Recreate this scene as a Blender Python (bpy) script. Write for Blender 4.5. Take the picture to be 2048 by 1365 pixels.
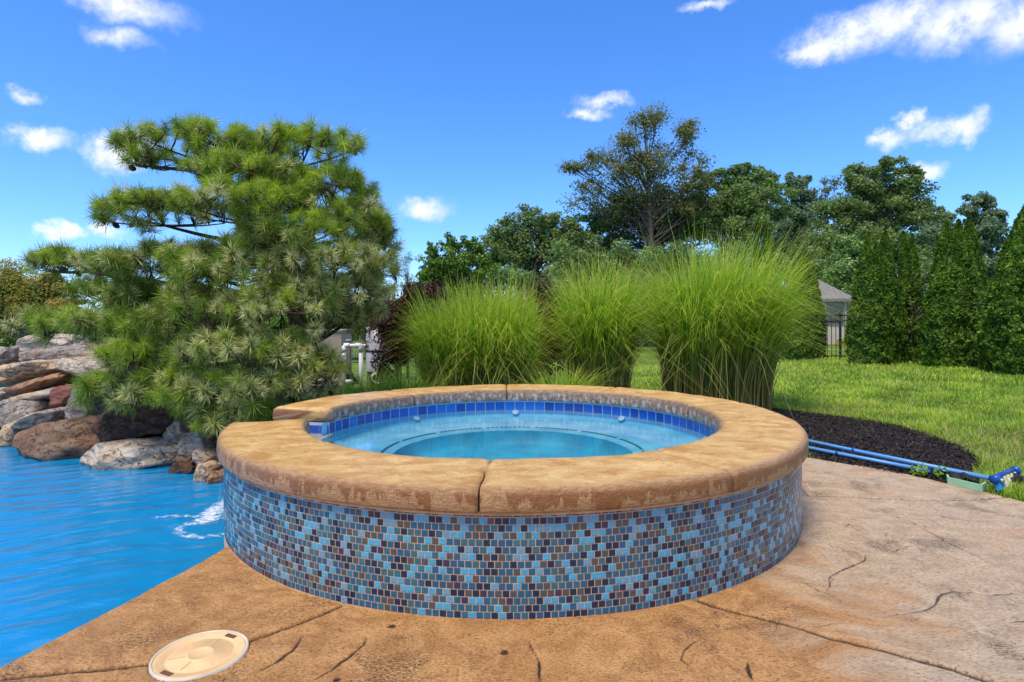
import bpy, bmesh, math, random
import numpy as np
from mathutils import Vector, Matrix

# ------------------------------------------------------------------ scene, camera, sky, sun
for o in list(bpy.data.objects): bpy.data.objects.remove(o)
S = bpy.context.scene
COL = S.collection
FPX, CX, HY, CAMZ, ROLL = 1186.0, 1024.0, 640.0, 1.13, 0.005
cam_d = bpy.data.cameras.new('camera'); cam = bpy.data.objects.new('camera', cam_d); COL.objects.link(cam)
cam_d.sensor_fit = 'HORIZONTAL'; cam_d.sensor_width = 36.0; cam_d.lens = FPX/2048*36.0
cam_d.shift_y = (HY-682.5)/2048.0
cam_d.clip_start = 0.05; cam_d.clip_end = 2000
cam.matrix_world = Matrix.Translation((0, 0, CAMZ)) @ Matrix.Rotation(math.pi/2, 4, 'X') @ Matrix.Rotation(-ROLL, 4, 'Z')
S.camera = cam
S.view_settings.view_transform = 'Standard'; S.view_settings.look = 'None'
S.view_settings.exposure = 0.15; S.view_settings.gamma = 1.0
S.view_settings.use_curve_mapping = False

SUN_AZ, SUN_EL = math.radians(214), math.radians(66)      # azimuth clockwise from +Y
sdir = Vector((math.sin(SUN_AZ)*math.cos(SUN_EL), math.cos(SUN_AZ)*math.cos(SUN_EL), math.sin(SUN_EL)))
sun_d = bpy.data.lights.new('sun', 'SUN'); sun = bpy.data.objects.new('sun', sun_d); COL.objects.link(sun)
sun_d.energy = 4.3; sun_d.angle = math.radians(22); sun_d.color = (1.0, 0.87, 0.64)
sun.rotation_euler = (-sdir).to_track_quat('-Z', 'Y').to_euler()

def lin(v): v = v/255.0; return v/12.92 if v <= .04045 else ((v+.055)/1.055)**2.4
def C(r, g, b, k=1.0): return (lin(r)*k, lin(g)*k, lin(b)*k, 1.0)

class NT:
    """small helper for node trees"""
    def __init__(s, nt): s.nt = nt; s.x = 0
    def n(s, t, **kw):
        nd = s.nt.nodes.new(t); s.x += 40; nd.location = (s.x, 0)
        for k, v in kw.items(): setattr(nd, k, v)
        return nd
    def put(s, sock, v):
        if isinstance(v, bpy.types.NodeSocket): s.nt.links.new(v, sock)
        elif v is not None: sock.default_value = v
    def math(s, op, a, b=None, c=None, clamp=False):
        nd = s.n('ShaderNodeMath', operation=op, use_clamp=clamp)
        s.put(nd.inputs[0], a)
        if b is not None: s.put(nd.inputs[1], b)
        if c is not None: s.put(nd.inputs[2], c)
        return nd.outputs[0]
    def vmath(s, op, a, b=None, c=None):
        nd = s.n('ShaderNodeVectorMath', operation=op)
        s.put(nd.inputs[0], a)
        if b is not None: s.put(nd.inputs[1], b)
        if c is not None: s.put(nd.inputs[2], c)
        return nd.outputs['Value'] if op in ('LENGTH', 'DOT_PRODUCT', 'DISTANCE') else nd.outputs[0]
    def noise(s, vec, scale, detail=4, rough=.55, dist=0.0, col=False):
        nd = s.n('ShaderNodeTexNoise')
        s.put(nd.inputs['Vector'], vec); nd.inputs['Scale'].default_value = scale
        nd.inputs['Detail'].default_value = detail; nd.inputs['Roughness'].default_value = rough
        nd.inputs['Distortion'].default_value = dist
        return nd.outputs['Color' if col else 'Fac']
    def vor(s, vec, scale, feature='F1', out='Distance'):
        nd = s.n('ShaderNodeTexVoronoi', feature=feature); s.put(nd.inputs['Vector'], vec); nd.inputs['Scale'].default_value = scale
        return nd.outputs[out]
    def ss(s, v, a, b, lo=0.0, hi=1.0):
        nd = s.n('ShaderNodeMapRange', interpolation_type='SMOOTHSTEP')
        s.put(nd.inputs[0], v)
        for i, q in zip((1, 2, 3, 4), (a, b, lo, hi)): nd.inputs[i].default_value = q
        return nd.outputs[0]
    def mix(s, f, a, b, mode='MIX'):
        nd = s.n('ShaderNodeMix', data_type='RGBA', blend_type=mode)
        s.put(nd.inputs[0], f); s.put(nd.inputs[6], a); s.put(nd.inputs[7], b)
        return nd.outputs[2]
    def ramp(s, f, stops):
        nd = s.n('ShaderNodeValToRGB'); s.put(nd.inputs[0], f); e = nd.color_ramp.elements
        while len(e) < len(stops): e.new(.5)
        for q, (p, c) in zip(e, stops): q.position = p; q.color = c
        return nd.outputs[0]
    def attr(s, name):
        return s.n('ShaderNodeAttribute', attribute_name=name).outputs['Fac']
    def pos(s): return s.n('ShaderNodeNewGeometry').outputs['Position']
    def scale(s, v, xyz): return s.vmath('MULTIPLY', v, xyz)
    def bump(s, h, strength=.3, dist=.01, normal=None):
        nd = s.n('ShaderNodeBump'); nd.inputs['Strength'].default_value = strength; nd.inputs['Distance'].default_value = dist
        s.put(nd.inputs['Height'], h)
        if normal is not None: s.put(nd.inputs['Normal'], normal)
        return nd.outputs[0]

# ---- world: physical sky with scattered fair-weather clouds
W = bpy.data.worlds.new('World'); S.world = W; W.use_nodes = True
W.node_tree.nodes.clear(); q = NT(W.node_tree)
sky = q.n('ShaderNodeTexSky', sky_type='NISHITA'); sky.sun_disc = False
sky.sun_elevation = SUN_EL; sky.sun_rotation = SUN_AZ
sky.altitude = 300; sky.air_density = 1.0; sky.dust_density = 0.3; sky.ozone_density = 3.0
hs = q.n('ShaderNodeHueSaturation'); hs.inputs['Saturation'].default_value = 1.10; hs.inputs['Value'].default_value = 1.06
tint = q.mix(1.0, sky.outputs[0], (.86, 1.09, 1.52, 1), 'MULTIPLY')
q.put(hs.inputs['Color'], tint)
dirv = q.vmath('NORMALIZE', q.n('ShaderNodeTexCoord').outputs['Generated'])
sx = q.n('ShaderNodeSeparateXYZ'); q.put(sx.inputs[0], dirv)
az = q.math('ARCTAN2', sx.outputs[0], sx.outputs[1]); el = q.math('ARCSINE', sx.outputs[2])
cb = q.n('ShaderNodeCombineXYZ'); q.put(cb.inputs[0], az); q.put(cb.inputs[1], el)
wv = q.vmath('SUBTRACT', q.noise(dirv, 22, 7, .6, col=True), (.5, .5, .5))
wv2 = q.vmath('SUBTRACT', q.noise(dirv, 60, 5, .65, col=True), (.5, .5, .5))
v = q.vmath('MULTIPLY_ADD', wv, (.075, .045, 0), cb.outputs[0]); v = q.vmath('MULTIPLY_ADD', wv2, (.02, .018, 0), v)
CLOUDS = [(1700, 75, 95, 36, 0), (1630, 105, 45, 20, .1), (1800, 45, 110, 36, 0), (1930, 40, 120, 46, 0), (2060, 45, 110, 50, 0),
          (1890, 262, 66, 22, 0), (1945, 262, 30, 26, 0), (1828, 246, 24, 16, 0), (1786, 285, 32, 16, 0), (1842, 348, 34, 16, 0), (1175, 226, 36, 13, .15),
          (1215, 200, 48, 12, .1), (855, 418, 46, 20, .0), (78, 268, 60, 20, 0), (228, 304, 44, 30, 0), (278, 282, 40, 22, 0),
          (120, 462, 30, 16, 0), (205, 452, 34, 18, 0), (255, 6, 105, 30, .1), (240, 70, 70, 24, .32), (1420, 6, 50, 14, .25),
          (60, 185, 40, 16, .45)]
best = None
for (px, py, hw, hh, faint) in CLOUDS:
    u = (px-CX)/FPX; w_ = (HY-py)/FPX; L = math.sqrt(1+u*u+w_*w_)
    a0, e0 = math.atan(u), math.asin(w_/L)
    sw = FPX*(1+u*u)/hw; sh = FPX*(L*L/math.sqrt(1+u*u))/hh
    d = q.vmath('LENGTH', q.vmath('MULTIPLY_ADD', v, (sw, sh, 0), (-a0*sw, -e0*sh, 0)))
    if faint: d = q.math('ADD', d, faint)
    best = d if best is None else q.math('SMOOTH_MIN', best, d, .35)
dens = q.math('MULTIPLY', q.ss(best, 1.7, .2), q.ss(q.noise(dirv, 30, 7, .68), .25, .58, .3, 1.0))
# denser clouds added out of view as soft, neutral fill light
oth = q.noise(q.scale(dirv, (1, 1, 2.2)), 4.2, 8, .6)
oth = q.ss(oth, .48, .62)
inside = q.math('MULTIPLY', q.math('MULTIPLY', q.ss(q.math('ABSOLUTE', az), .95, .75), q.ss(el, .70, .55)), 1.0)
oth = q.math('MULTIPLY', oth, q.math('SUBTRACT', 1.0, inside))
oth = q.math('MULTIPLY', oth, q.ss(el, .0, .12))
dens = q.math('MAXIMUM', dens, oth)
shade = q.noise(dirv, 14, 5, .6)
ccol = q.mix(q.ss(shade, .3, .65), (5.4, 5.8, 6.4, 1), (7.6, 7.5, 7.4, 1))
fin = q.mix(q.math('MULTIPLY', dens, .96), hs.outputs[0], ccol)
bg = q.n('ShaderNodeBackground'); q.put(bg.inputs[0], fin); bg.inputs[1].default_value = 0.15
wo = q.n('ShaderNodeOutputWorld'); q.nt.links.new(bg.outputs[0], wo.inputs[0])

# ------------------------------------------------------------------ helpers
def at(px, py, Y):
    """the world point at depth Y that a pixel of the photograph looks at"""
    u, w = px-CX, HY-py
    return Vector(((u+ROLL*w)/FPX*Y, Y, CAMZ+(w-ROLL*u)/FPX*Y))
def ground(px, py, z=0.0):
    u, w = px-CX, HY-py; w0 = w-ROLL*u
    return at(px, py, FPX*(CAMZ-z)/(-w0))
def tag(o, label=None, cat=None, group=None, kind=None):
    if label: o['label'] = label
    if cat: o['category'] = cat
    if group: o['group'] = group
    if kind: o['kind'] = kind
    return o
def empty(name, loc=(0, 0, 0)):
    o = bpy.data.objects.new(name, None); COL.objects.link(o); o.location = loc; o.empty_display_size = .1
    return o
def mesh_np(name, V, Fs, attrs=None, smooth=False, mi=None):
    me = bpy.data.meshes.new(name); V = np.asarray(V, np.float32)
    if isinstance(Fs, np.ndarray): Fs = [Fs]
    Fs = [np.asarray(f, np.int32) for f in Fs if len(f)]
    me.vertices.add(len(V)); me.vertices.foreach_set('co', V.ravel())
    tot = np.concatenate([np.full(len(f), f.shape[1], np.int32) for f in Fs])
    li = np.concatenate([f.ravel() for f in Fs])
    me.loops.add(len(li)); me.loops.foreach_set('vertex_index', li)
    me.polygons.add(len(tot)); st = np.concatenate([[0], np.cumsum(tot)[:-1]]).astype(np.int32)
    me.polygons.foreach_set('loop_start', st); me.polygons.foreach_set('loop_total', tot)
    if mi is not None: me.polygons.foreach_set('material_index', np.asarray(mi, np.int32))
    me.polygons.foreach_set('use_smooth', np.full(len(tot), smooth))
    for k, a in (attrs or {}).items():
        me.attributes.new(k, 'FLOAT', 'POINT').data.foreach_set('value', np.asarray(a, np.float32).ravel())
    me.update(calc_edges=True)
    return me
def wm(o):
    M = o.matrix_basis
    return M if o.parent is None else wm(o.parent) @ o.matrix_parent_inverse @ M
def link(name, me, mats, parent=None, loc=None):
    o = bpy.data.objects.new(name, me); COL.objects.link(o)
    if mats is not None and not me.materials:
        for m in (mats if isinstance(mats, (list, tuple)) else [mats]): me.materials.append(m)
    if parent is not None:
        o.parent = parent; o.matrix_parent_inverse = wm(parent).inverted()
    if loc is not None: o.location = loc
    return o
class MB:
    """collects shapes into one mesh"""
    def __init__(s): s.V = []; s.F = {3: [], 4: []}; s.n = 0; s.at = {}
    def add(s, V, F, **attrs):
        V = np.asarray(V, float).reshape(-1, 3)
        for f in F:
            s.F[len(f)].append([i+s.n for i in f])
        s.V.append(V); s.n += len(V)
        for k, a in attrs.items(): s.at.setdefault(k, []).append(np.broadcast_to(a, (len(V),)))
        return s
    def addnp(s, V, F, **attrs):
        V = np.asarray(V, float); F = np.asarray(F)
        s.F[F.shape[1]].extend((F+s.n).tolist()); s.V.append(V); s.n += len(V)
        for k, a in attrs.items(): s.at.setdefault(k, []).append(np.broadcast_to(a, (len(V),)))
        return s
    def box(s, lo, hi, M=None):
        x0, y0, z0 = lo; x1, y1, z1 = hi
        V = np.array([(x0, y0, z0), (x1, y0, z0), (x1, y1, z0), (x0, y1, z0), (x0, y0, z1), (x1, y0, z1), (x1, y1, z1), (x0, y1, z1)], float)
        if M is not None: V = np.array([tuple(M @ Vector(p)) for p in V])
        return s.add(V, [(0, 3, 2, 1), (4, 5, 6, 7), (0, 1, 5, 4), (1, 2, 6, 5), (2, 3, 7, 6), (3, 0, 4, 7)])
    def tube(s, pts, rad, sides=6, cap=True, **attrs):
        pts = [Vector(p) for p in pts]; n = len(pts)
        rad = [rad]*n if not hasattr(rad, '__len__') else rad
        up = Vector((.31, .17, .93)); V = []
        for i, p in enumerate(pts):
            t = (pts[min(i+1, n-1)]-pts[max(i-1, 0)])
            if t.length < 1e-9: t = Vector((0, 0, 1))
            t.normalize()
            if abs(t.dot(up)) > .97: up = Vector((.9, .1, .2))
            a = t.cross(up).normalized(); b = t.cross(a)
            for k in range(sides):
                th = 2*math.pi*k/sides
                V.append(p+(a*math.cos(th)+b*math.sin(th))*rad[i])
        F = []
        for i in range(n-1):
            for k in range(sides):
                k2 = (k+1) % sides
                F.append((i*sides+k, i*sides+k2, (i+1)*sides+k2, (i+1)*sides+k))
        if cap:
            V.append(pts[0]); V.append(pts[-1]); c0, c1 = n*sides, n*sides+1
            for k in range(sides):
                k2 = (k+1) % sides
                F.append((c0, k2, k)); F.append((c1, (n-1)*sides+k, (n-1)*sides+k2))
        return s.add([tuple(p) for p in V], F, **attrs)
    def lathe(s, prof, center=(0, 0, 0), n=24, a0=0, a1=2*math.pi, M=None):
        full = abs(a1-a0-2*math.pi) < 1e-6; m = n if full else n+1; V = []; F = []
        for j in range(m):
            a = a0+(a1-a0)*j/n
            for r, z in prof: V.append((r*math.cos(a), r*math.sin(a), z))
        k = len(prof)
        for j in range(n):
            j2 = (j+1) % m
            for i in range(k-1): F.append((j*k+i, j2*k+i, j2*k+i+1, j*k+i+1))
        V = np.array(V, float)
        if M is not None: V = np.array([tuple(M @ Vector(p)) for p in V])
        return s.add(V+np.array(center, float), F)
    def mesh(s, name, smooth=False):
        at = {k: np.concatenate(a) for k, a in s.at.items()}
        return mesh_np(name, np.concatenate(s.V), [np.array(f, np.int32) for f in (s.F[4], s.F[3]) if f], at, smooth)
    def build(s, name, mat, parent=None, smooth=False, loc=None):
        return link(name, s.mesh(name, smooth), mat, parent, loc)

def hash3(i, j, k, seed=0):
    h = (i*374761393+j*668265263+k*2147483647+seed*1274126177) & 0xffffffff
    h = ((h ^ (h >> 13))*1274126177) & 0xffffffff
    return ((h ^ (h >> 16)) & 0xffff)/65535.0
def vnoise(P, seed=0):
    P = np.asarray(P, float); I = np.floor(P).astype(np.int64); f = P-I; f = f*f*(3-2*f)
    r = 0
    for dx in (0, 1):
        for dy in (0, 1):
            for dz in (0, 1):
                w = (f[..., 0] if dx else 1-f[..., 0])*(f[..., 1] if dy else 1-f[..., 1])*(f[..., 2] if dz else 1-f[..., 2])
                r = r+w*hash3(I[..., 0]+dx, I[..., 1]+dy, I[..., 2]+dz, seed)
    return r*2-1
def fbm(P, oct=4, seed=0, gain=.5):
    P = np.asarray(P, float); r = 0; a = 1
    for o in range(oct): r = r+a*vnoise(P*2**o+o*17.3, seed+o); a *= gain
    return r
def sstep(a, b, x):
    t = np.clip((x-a)/(b-a), 0, 1); return t*t*(3-2*t)
def unit(a): return a/np.maximum(np.linalg.norm(a, axis=-1, keepdims=True), 1e-9)

def material(name):
    m = bpy.data.materials.new(name); m.use_nodes = True; m.node_tree.nodes.clear()
    t = NT(m.node_tree); out = t.n('ShaderNodeOutputMaterial')
    return m, t, out
def principled(t, out, color, rough=.6, normal=None, spec=.5, metal=0.0, coat=0.0):
    b = t.n('ShaderNodeBsdfPrincipled')
    t.put(b.inputs['Base Color'], color); t.put(b.inputs['Roughness'], rough); t.put(b.inputs['Specular IOR Level'], spec)
    b.inputs['Metallic'].default_value = metal; t.put(b.inputs['Coat Weight'], coat)
    if normal is not None: t.put(b.inputs['Normal'], normal)
    t.nt.links.new(b.outputs[0], out.inputs[0]); return b
def simple(name, col, rough=.55, var=.12, scale=6.0, spec=.4, metal=0.0, bump=.0):
    m, t, out = material(name); p = t.pos()
    nz = t.noise(p, scale, 5, .6)
    dark = tuple(c*(1-var*1.6) for c in col[:3])+(1,); lite = tuple(min(1, c*(1+var)) for c in col[:3])+(1,)
    c = t.mix(t.ss(nz, .3, .7), dark, lite)
    principled(t, out, c, rough, t.bump(t.noise(p, scale*6, 4), bump, .004) if bump else None, spec, metal)
    return m
def leafmat(name, c0, c1, c2=None, transl=.35, rough=.5, spec=.25):
    """foliage: colour by the leaf's own tone; part of the light passes through"""
    m, t, out = material(name); tn = t.attr('tone')
    st = [(0.0, c0), (1.0, c1)] if c2 is None else [(0.0, c0), (.55, c1), (1.0, c2)]
    col = t.ramp(tn, st)
    b = t.n('ShaderNodeBsdfPrincipled'); t.put(b.inputs['Base Color'], col); b.inputs['Roughness'].default_value = rough
    b.inputs['Specular IOR Level'].default_value = spec
    tr = t.n('ShaderNodeBsdfTranslucent'); t.put(tr.inputs[0], col)
    mx = t.n('ShaderNodeMixShader'); mx.inputs[0].default_value = transl
    t.nt.links.new(b.outputs[0], mx.inputs[1]); t.nt.links.new(tr.outputs[0], mx.inputs[2]); t.nt.links.new(mx.outputs[0], out.inputs[0])
    return m
# ------------------------------------------------------------------ the spa's measures (metres)
SC = Vector((0.0, 3.975, 0)); RW, RO, RI = 1.742, 1.775, 1.305
ZT, ZW, ZWAT, RIN, POOLZ = .507, .407, .335, 1.335, -.085
def spa_pt(ang, r, z): a = math.radians(ang); return Vector((SC.x+r*math.cos(a), SC.y+r*math.sin(a), z))
NOTCH0, NOTCH1 = 169.0, 189.5                         # opening of the spillway

# ------------------------------------------------------------------ ground
def terrain(x, y):
    drop = sstep(10, 27, y)*sstep(.55, .32, x/np.maximum(y, 1))
    z = -.78*drop-.02
    z = z+.05*vnoise(np.stack([x*.13, y*.13, x*0], -1), 5)*sstep(9, 20, y)
    return z
edge_px = [ground(450, 1090), ground(260, 1190), ground(80, 1290)]
def xl(y):                                             # pool side edge of the deck
    a, b, c = edge_px
    k = (a.x-c.x)/(a.y-c.y); base = c.x+(y-c.y)*k
    return base+.02*np.sin((y-2.0)*2.2)
rpts = [ground(1605, 914), ground(1760, 939), ground(1850, 956), ground(1960, 981), ground(2048, 1003)]
EDGE_Y = np.array([p.y for p in rpts][::-1]); EDGE_X = np.array([p.x for p in rpts][::-1])
def xr(y):                                             # garden side edge of the deck
    r = np.interp(y, EDGE_Y, EDGE_X)
    return np.where(y < EDGE_Y[0], EDGE_X[0]+(EDGE_Y[0]-y)*.38, r)+.012*np.sin(y*9)

gx = np.concatenate([np.linspace(-400, -40, 10), np.linspace(-36, -9, 14), np.arange(-8, 14.1, .2), np.linspace(15, 40, 20), np.linspace(44, 400, 10)])
gy = np.concatenate([np.linspace(-300, -12, 8), np.arange(-8, 20.1, .2), np.linspace(21, 60, 40), np.linspace(64, 600, 24)])
GX, GY = np.meshgrid(gx, gy)
GZ = terrain(GX, GY)
deckin = (GY < 4.7) & (GX < xr(GY)-.3) & (GY > -7) & (GX > -1.6)
spain = (GX-SC.x)**2+(GY-SC.y)**2 < 1.5**2
wl_px = [(-60, 833), (0, 847), (40, 862), (75, 890), (110, 905), (170, 918), (260, 930), (330, 938), (400, 950), (450, 975)]
wl = [ground(a, b, POOLZ) for a, b in wl_px]           # water line at the rocks
wlx = np.array([p.x for p in wl]); wly = np.array([p.y for p in wl])
def rock_y(x): return np.interp(x, np.concatenate([[-14], wlx]), np.concatenate([[9.6], wly]))
poolin = (GX < -1.4) & (GY < rock_y(GX)+.8) & (GX > -12) & (GY > -8)
GZ = np.where(deckin | spain | poolin, -2.4, GZ)
# a raised planted bank behind the rocks
mnd = np.clip(1-np.hypot((GX+4.6)/2.7, (GY-7.9)/1.3), 0, 1)*.75+np.clip(1-np.hypot((GX+2.6)/1.6, (GY-6.3)/1.0), 0, 1)*.3
GZ = np.where(GZ > -1, GZ+mnd, GZ)
nx, ny = len(gx), len(gy)
idx = np.arange(nx*ny).reshape(ny, nx)
GF = np.stack([idx[:-1, :-1], idx[:-1, 1:], idx[1:, 1:], idx[1:, :-1]], -1).reshape(-1, 4)
bedw = sstep(.5, .0, np.hypot((GX+.2)/3.0, (GY-6.9)/1.15)-1)   # planting bed behind the spa
bedw = np.maximum(bedw, (mnd > .02)*1.0)
m, t, out = material('lawn'); p = t.pos()
big = t.noise(p, .55, 4, .6); fine = t.noise(t.scale(p, (1, 1, 1)), 40, 4, .7); mid = t.noise(t.scale(p, (1, .35, 1)), 3.2, 4, .6)
g = t.mix(t.ss(mid, .3, .7), C(74, 110, 30, .62), C(128, 160, 44, .62))
g = t.mix(t.ss(big, .42, .72), g, C(150, 178, 56, .62))
g = t.mix(t.math('MULTIPLY', t.ss(t.noise(p, 1.3, 5, .65), .56, .75), .55), g, C(150, 142, 84, .55))
g = t.mix(t.math('MULTIPLY', t.ss(fine, .35, .75), .5), g, C(60, 92, 22, .6))
soil = t.mix(t.ss(fine, .3, .7), C(26, 22, 20), C(58, 48, 38))
g = t.mix(t.attr('bed'), g, soil)
principled(t, out, g, .85, t.bump(fine, .6, .03), .2); M_LAWN = m
lawn = link('lawn', mesh_np('lawn', np.stack([GX, GY, GZ], -1).reshape(-1, 3), GF, {'bed': bedw.ravel()}, True), M_LAWN)
tag(lawn, kind='structure')

# ------------------------------------------------------------------ stamped concrete deck
def R8(L): return [ground(1560+a/2.334, 780+b/2.334) for a, b in L]
def R7(L): return [ground(1020+a/2.936, 900+b/2.936) for a, b in L]
def R6(L): return [ground(420+a/3.2, 980+b/3.2) for a, b in L]
def R5(L): return [ground(a/3.303, 1020+b/3.303) for a, b in L]
j_left = R6([(900, 705), (820, 740), (700, 795), (560, 855), (470, 885), (380, 915), (250, 962)])+R5([(1300, 935), (1010, 1010), (860, 1035), (735, 1048), (500, 1070)])+[Vector((-1.75, 1.86, 0))]
j_right = R7([(1030, 830), (1090, 880), (1230, 925), (1350, 965)])+R8([(0, 1082), (120, 1120), (230, 1155), (330, 1178), (450, 1205), (560, 1236), (680, 1265), (800, 1298), (900, 1335), (1000, 1365)])
d_ = (j_right[-1]-j_right[-2]).normalized(); j_right.append(j_right[-1]+d_*4)
j_back = [Vector((1.2, 3.85, 0))]+R8([(90, 490), (250, 495), (450, 505), (700, 515), (880, 512), (1020, 500)])
d_ = (j_back[-1]-j_back[-2]).normalized(); j_back.append(j_back[-1]+Vector((1, .05, 0))*1.0)
cracks = [
    (R8([(405, 770), (395, 800), (350, 818), (270, 855), (230, 875), (235, 905), (215, 945)]), .0045, 1.0), (R8([(20, 885), (120, 895), (180, 935), (215, 945), (300, 990)]), .004, .9),
    (R8([(490, 1055), (600, 1040), (700, 1015), (730, 985), (760, 955), (830, 938), (890, 938), (980, 955), (1080, 945), (1139, 960)]), .006, .7),
    (R8([(570, 590), (620, 615), (690, 660), (780, 710), (880, 760), (960, 800), (1050, 840), (1139, 880)]), .005, .75), (R8([(90, 455), (130, 490)]), .004, .8), (R8([(210, 510), (240, 530)]), .004, .9),
    (R8([(300, 650), (325, 625)]), .004, .9), (R8([(530, 750), (550, 737)]), .005, 1), (R8([(575, 742), (598, 724)]), .004, 1), (R8([(1065, 640), (1139, 632)]), .006, .7), (R8([(1070, 1080), (1139, 1070)]), .006, .9),
    (R8([(420, 910), (470, 895), (560, 920), (640, 935)]), .004, .5), (R8([(160, 1110), (250, 1090), (340, 1085)]), .005, .5),
    (R7([(110, 1120), (150, 1180), (175, 1240), (180, 1300), (175, 1420)]), .005, .9), (R7([(1090, 1110), (1030, 1180), (1015, 1230), (1040, 1270)]), .006, .9),
    (R7([(1385, 1240), (1390, 1290), (1430, 1350)]), .007, 1.0), (R7([(1580, 940), (1592, 980), (1560, 1060), (1470, 1130)]), .005, .5), (R7([(900, 950), (1050, 975), (1250, 985), (1400, 960)]), .004, .45),
    (R6([(600, 930), (565, 990), (540, 1025), (420, 1100), (300, 1160)]), .007, .9), (R6([(1020, 930), (990, 980), (900, 1050), (800, 1120), (640, 1225)]), .006, .8), (R6([(1470, 870), (1450, 900), (1410, 925)]), .004, .5),
    (R6([(0, 785), (180, 775), (350, 800), (480, 800)]), .004, .3), (R5([(1400, 1000), (1600, 960), (1800, 1010), (2000, 930)]), .004, .4)]
rng = np.random.default_rng(11)
for k in range(34):                                    # short chisel marks of the stamp
    a = np.array([rng.uniform(-1.3, 3.2), rng.uniform(1.75, 4.4)]); th = rng.normal(.1, .5); L = rng.uniform(.05, .22)
    cracks.append(([Vector((a[0]+math.cos(th)*L*s, a[1]+math.sin(th)*L*s+.02*math.sin(s*5+k), 0)) for s in (0, .33, .66, 1)], rng.uniform(.002, .004), rng.uniform(.25, .6)))
def polydist(P, L, along=False):
    best = np.full(len(P), 9.0); pos = np.zeros(len(P)); n_ = len(L)-1
    for i, (a, b) in enumerate(zip(L[:-1], L[1:])):
        a2 = np.array([a.x, a.y]); d = np.array([b.x, b.y])-a2
        t_ = np.clip(((P-a2)@d)/max(d@d, 1e-9), 0, 1)
        ds = np.hypot(P[:, 0]-a2[0]-t_*d[0], P[:, 1]-a2[1]-t_*d[1]); up = ds < best
        best = np.where(up, ds, best); pos = np.where(up, (i+t_)/n_, pos)
    return (best, pos) if along else best
ys = np.concatenate([np.linspace(-6, 1.55, 20), np.arange(1.6, 2.6, .005), np.arange(2.6, 4.93, .008)])
ss_ = np.linspace(0, 1, 820)
YY, SS = np.meshgrid(ys, ss_, indexing='ij')
XX = xl(YY)+(xr(YY)-xl(YY))*SS
P2 = np.stack([XX.ravel(), YY.ravel()], -1); P3 = np.concatenate([P2, np.zeros((len(P2), 1))], 1)
wob = np.stack([fbm(P3*9, 3, 3), fbm(P3*9+50, 3, 4)], -1)*.010+np.stack([fbm(P3*38, 2, 13), fbm(P3*38+50, 2, 14)], -1)*.0045
near = (P2[:, 1] > 1.5)
H = fbm(P3*[1.3, 1.7, 1], 3, 21)*.004+fbm(P3*[7, 9, 1], 4, 22)*.0024
crk = np.zeros(len(P2))
for L, w, s in cracks:
    bb = np.array([(p.x, p.y) for p in L]); sel = near & (P2[:, 0] > bb[:, 0].min()-.06) & (P2[:, 0] < bb[:, 0].max()+.06) & (P2[:, 1] > bb[:, 1].min()-.06) & (P2[:, 1] < bb[:, 1].max()+.06)
    if not sel.any(): continue
    d, al = polydist(P2[sel]+wob[sel]*.8, L, True)
    tp_ = np.clip(np.sin(np.pi*np.clip(al, .02, .98)), 0, 1)**.6*(.62+.38*vnoise(P3[sel]*[14, 14, 1], 71))
    s = s*(.5+.6*tp_); g_ = np.exp(-(d/(w*(.6+.65*tp_)))**2)*s
    lip = np.exp(-(d/.02)**2)*s
    H[sel] -= g_*.009; crk[sel] = np.maximum(crk[sel], np.maximum(g_, lip*.07))
for L, jw in ((j_left, .0095), (j_right, .0115), (j_back, .0095)):
    d = polydist(P2+wob*.55, L); g_ = np.exp(-(d/jw)**4); H -= g_*.022+np.exp(-(d/.02)**2)*.002; crk = np.maximum(crk, np.maximum(g_*1.0, np.exp(-(d/.024)**2)*.3))
for px, py, r in [(784, 1252, .011), (1008, 1303, .014), (672, 1358, .012), (1798, 1034, .02)]:
    c = ground(px, py); d = np.hypot(P2[:, 0]-c.x, P2[:, 1]-c.y)+wob[:, 0]; g_ = np.exp(-(d/r)**4); H -= g_*.012; crk = np.maximum(crk, g_)
# hollow seat for the round skimmer lid
LID = ground(401, 1309); LIDR = .147
dl = np.hypot(P2[:, 0]-LID.x, P2[:, 1]-LID.y)
H = np.where(dl < LIDR+.004, -.03, H)
# side of each joint -> slab
def side(P, L):
    """+1 on the left of the polyline"""
    best = np.full(len(P), 9.0); sg = np.zeros(len(P))
    for a, b in zip(L[:-1], L[1:]):
        a2 = np.array([a.x, a.y]); d = np.array([b.x, b.y])-a2
        t_ = np.clip(((P-a2)@d)/max(d@d, 1e-9), 0, 1)
        q_ = P-a2-t_[:, None]*d; ds = np.hypot(q_[:, 0], q_[:, 1]); cr = d[0]*(P[:, 1]-a2[1])-d[1]*(P[:, 0]-a2[0])
        up = ds < best; best = np.where(up, ds, best); sg = np.where(up, np.sign(cr), sg)
    return sg
n1, n0 = len(ss_), len(ys)
idx = np.arange(n0*n1).reshape(n0, n1)
DF = np.stack([idx[:-1, :-1], idx[:-1, 1:], idx[1:, 1:], idx[1:, :-1]], -1).reshape(-1, 4)
cen = P2[DF].mean(1)+wob[DF].mean(1)*.55
sl, sr, sb = side(cen, [Vector((0, 3.2, 0))]+j_left+[Vector((-3, 1.4, 0))]), side(cen, [Vector((0, 3.2, 0))]+j_right), side(cen, j_back)
slab = np.where((sl < 0) & (cen[:, 0] < .0), 0, np.where((sr < 0) | (cen[:, 0] < 0), 1, np.where((sb > 0) & (cen[:, 0] > .8) & (cen[:, 1] > 3.4), 3, 2)))
m, t, out = material('stamped_concrete'); p = t.pos(); ck = t.attr('crack')
sp = t.n('ShaderNodeSeparateXYZ'); t.put(sp.inputs[0], p)
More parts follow.
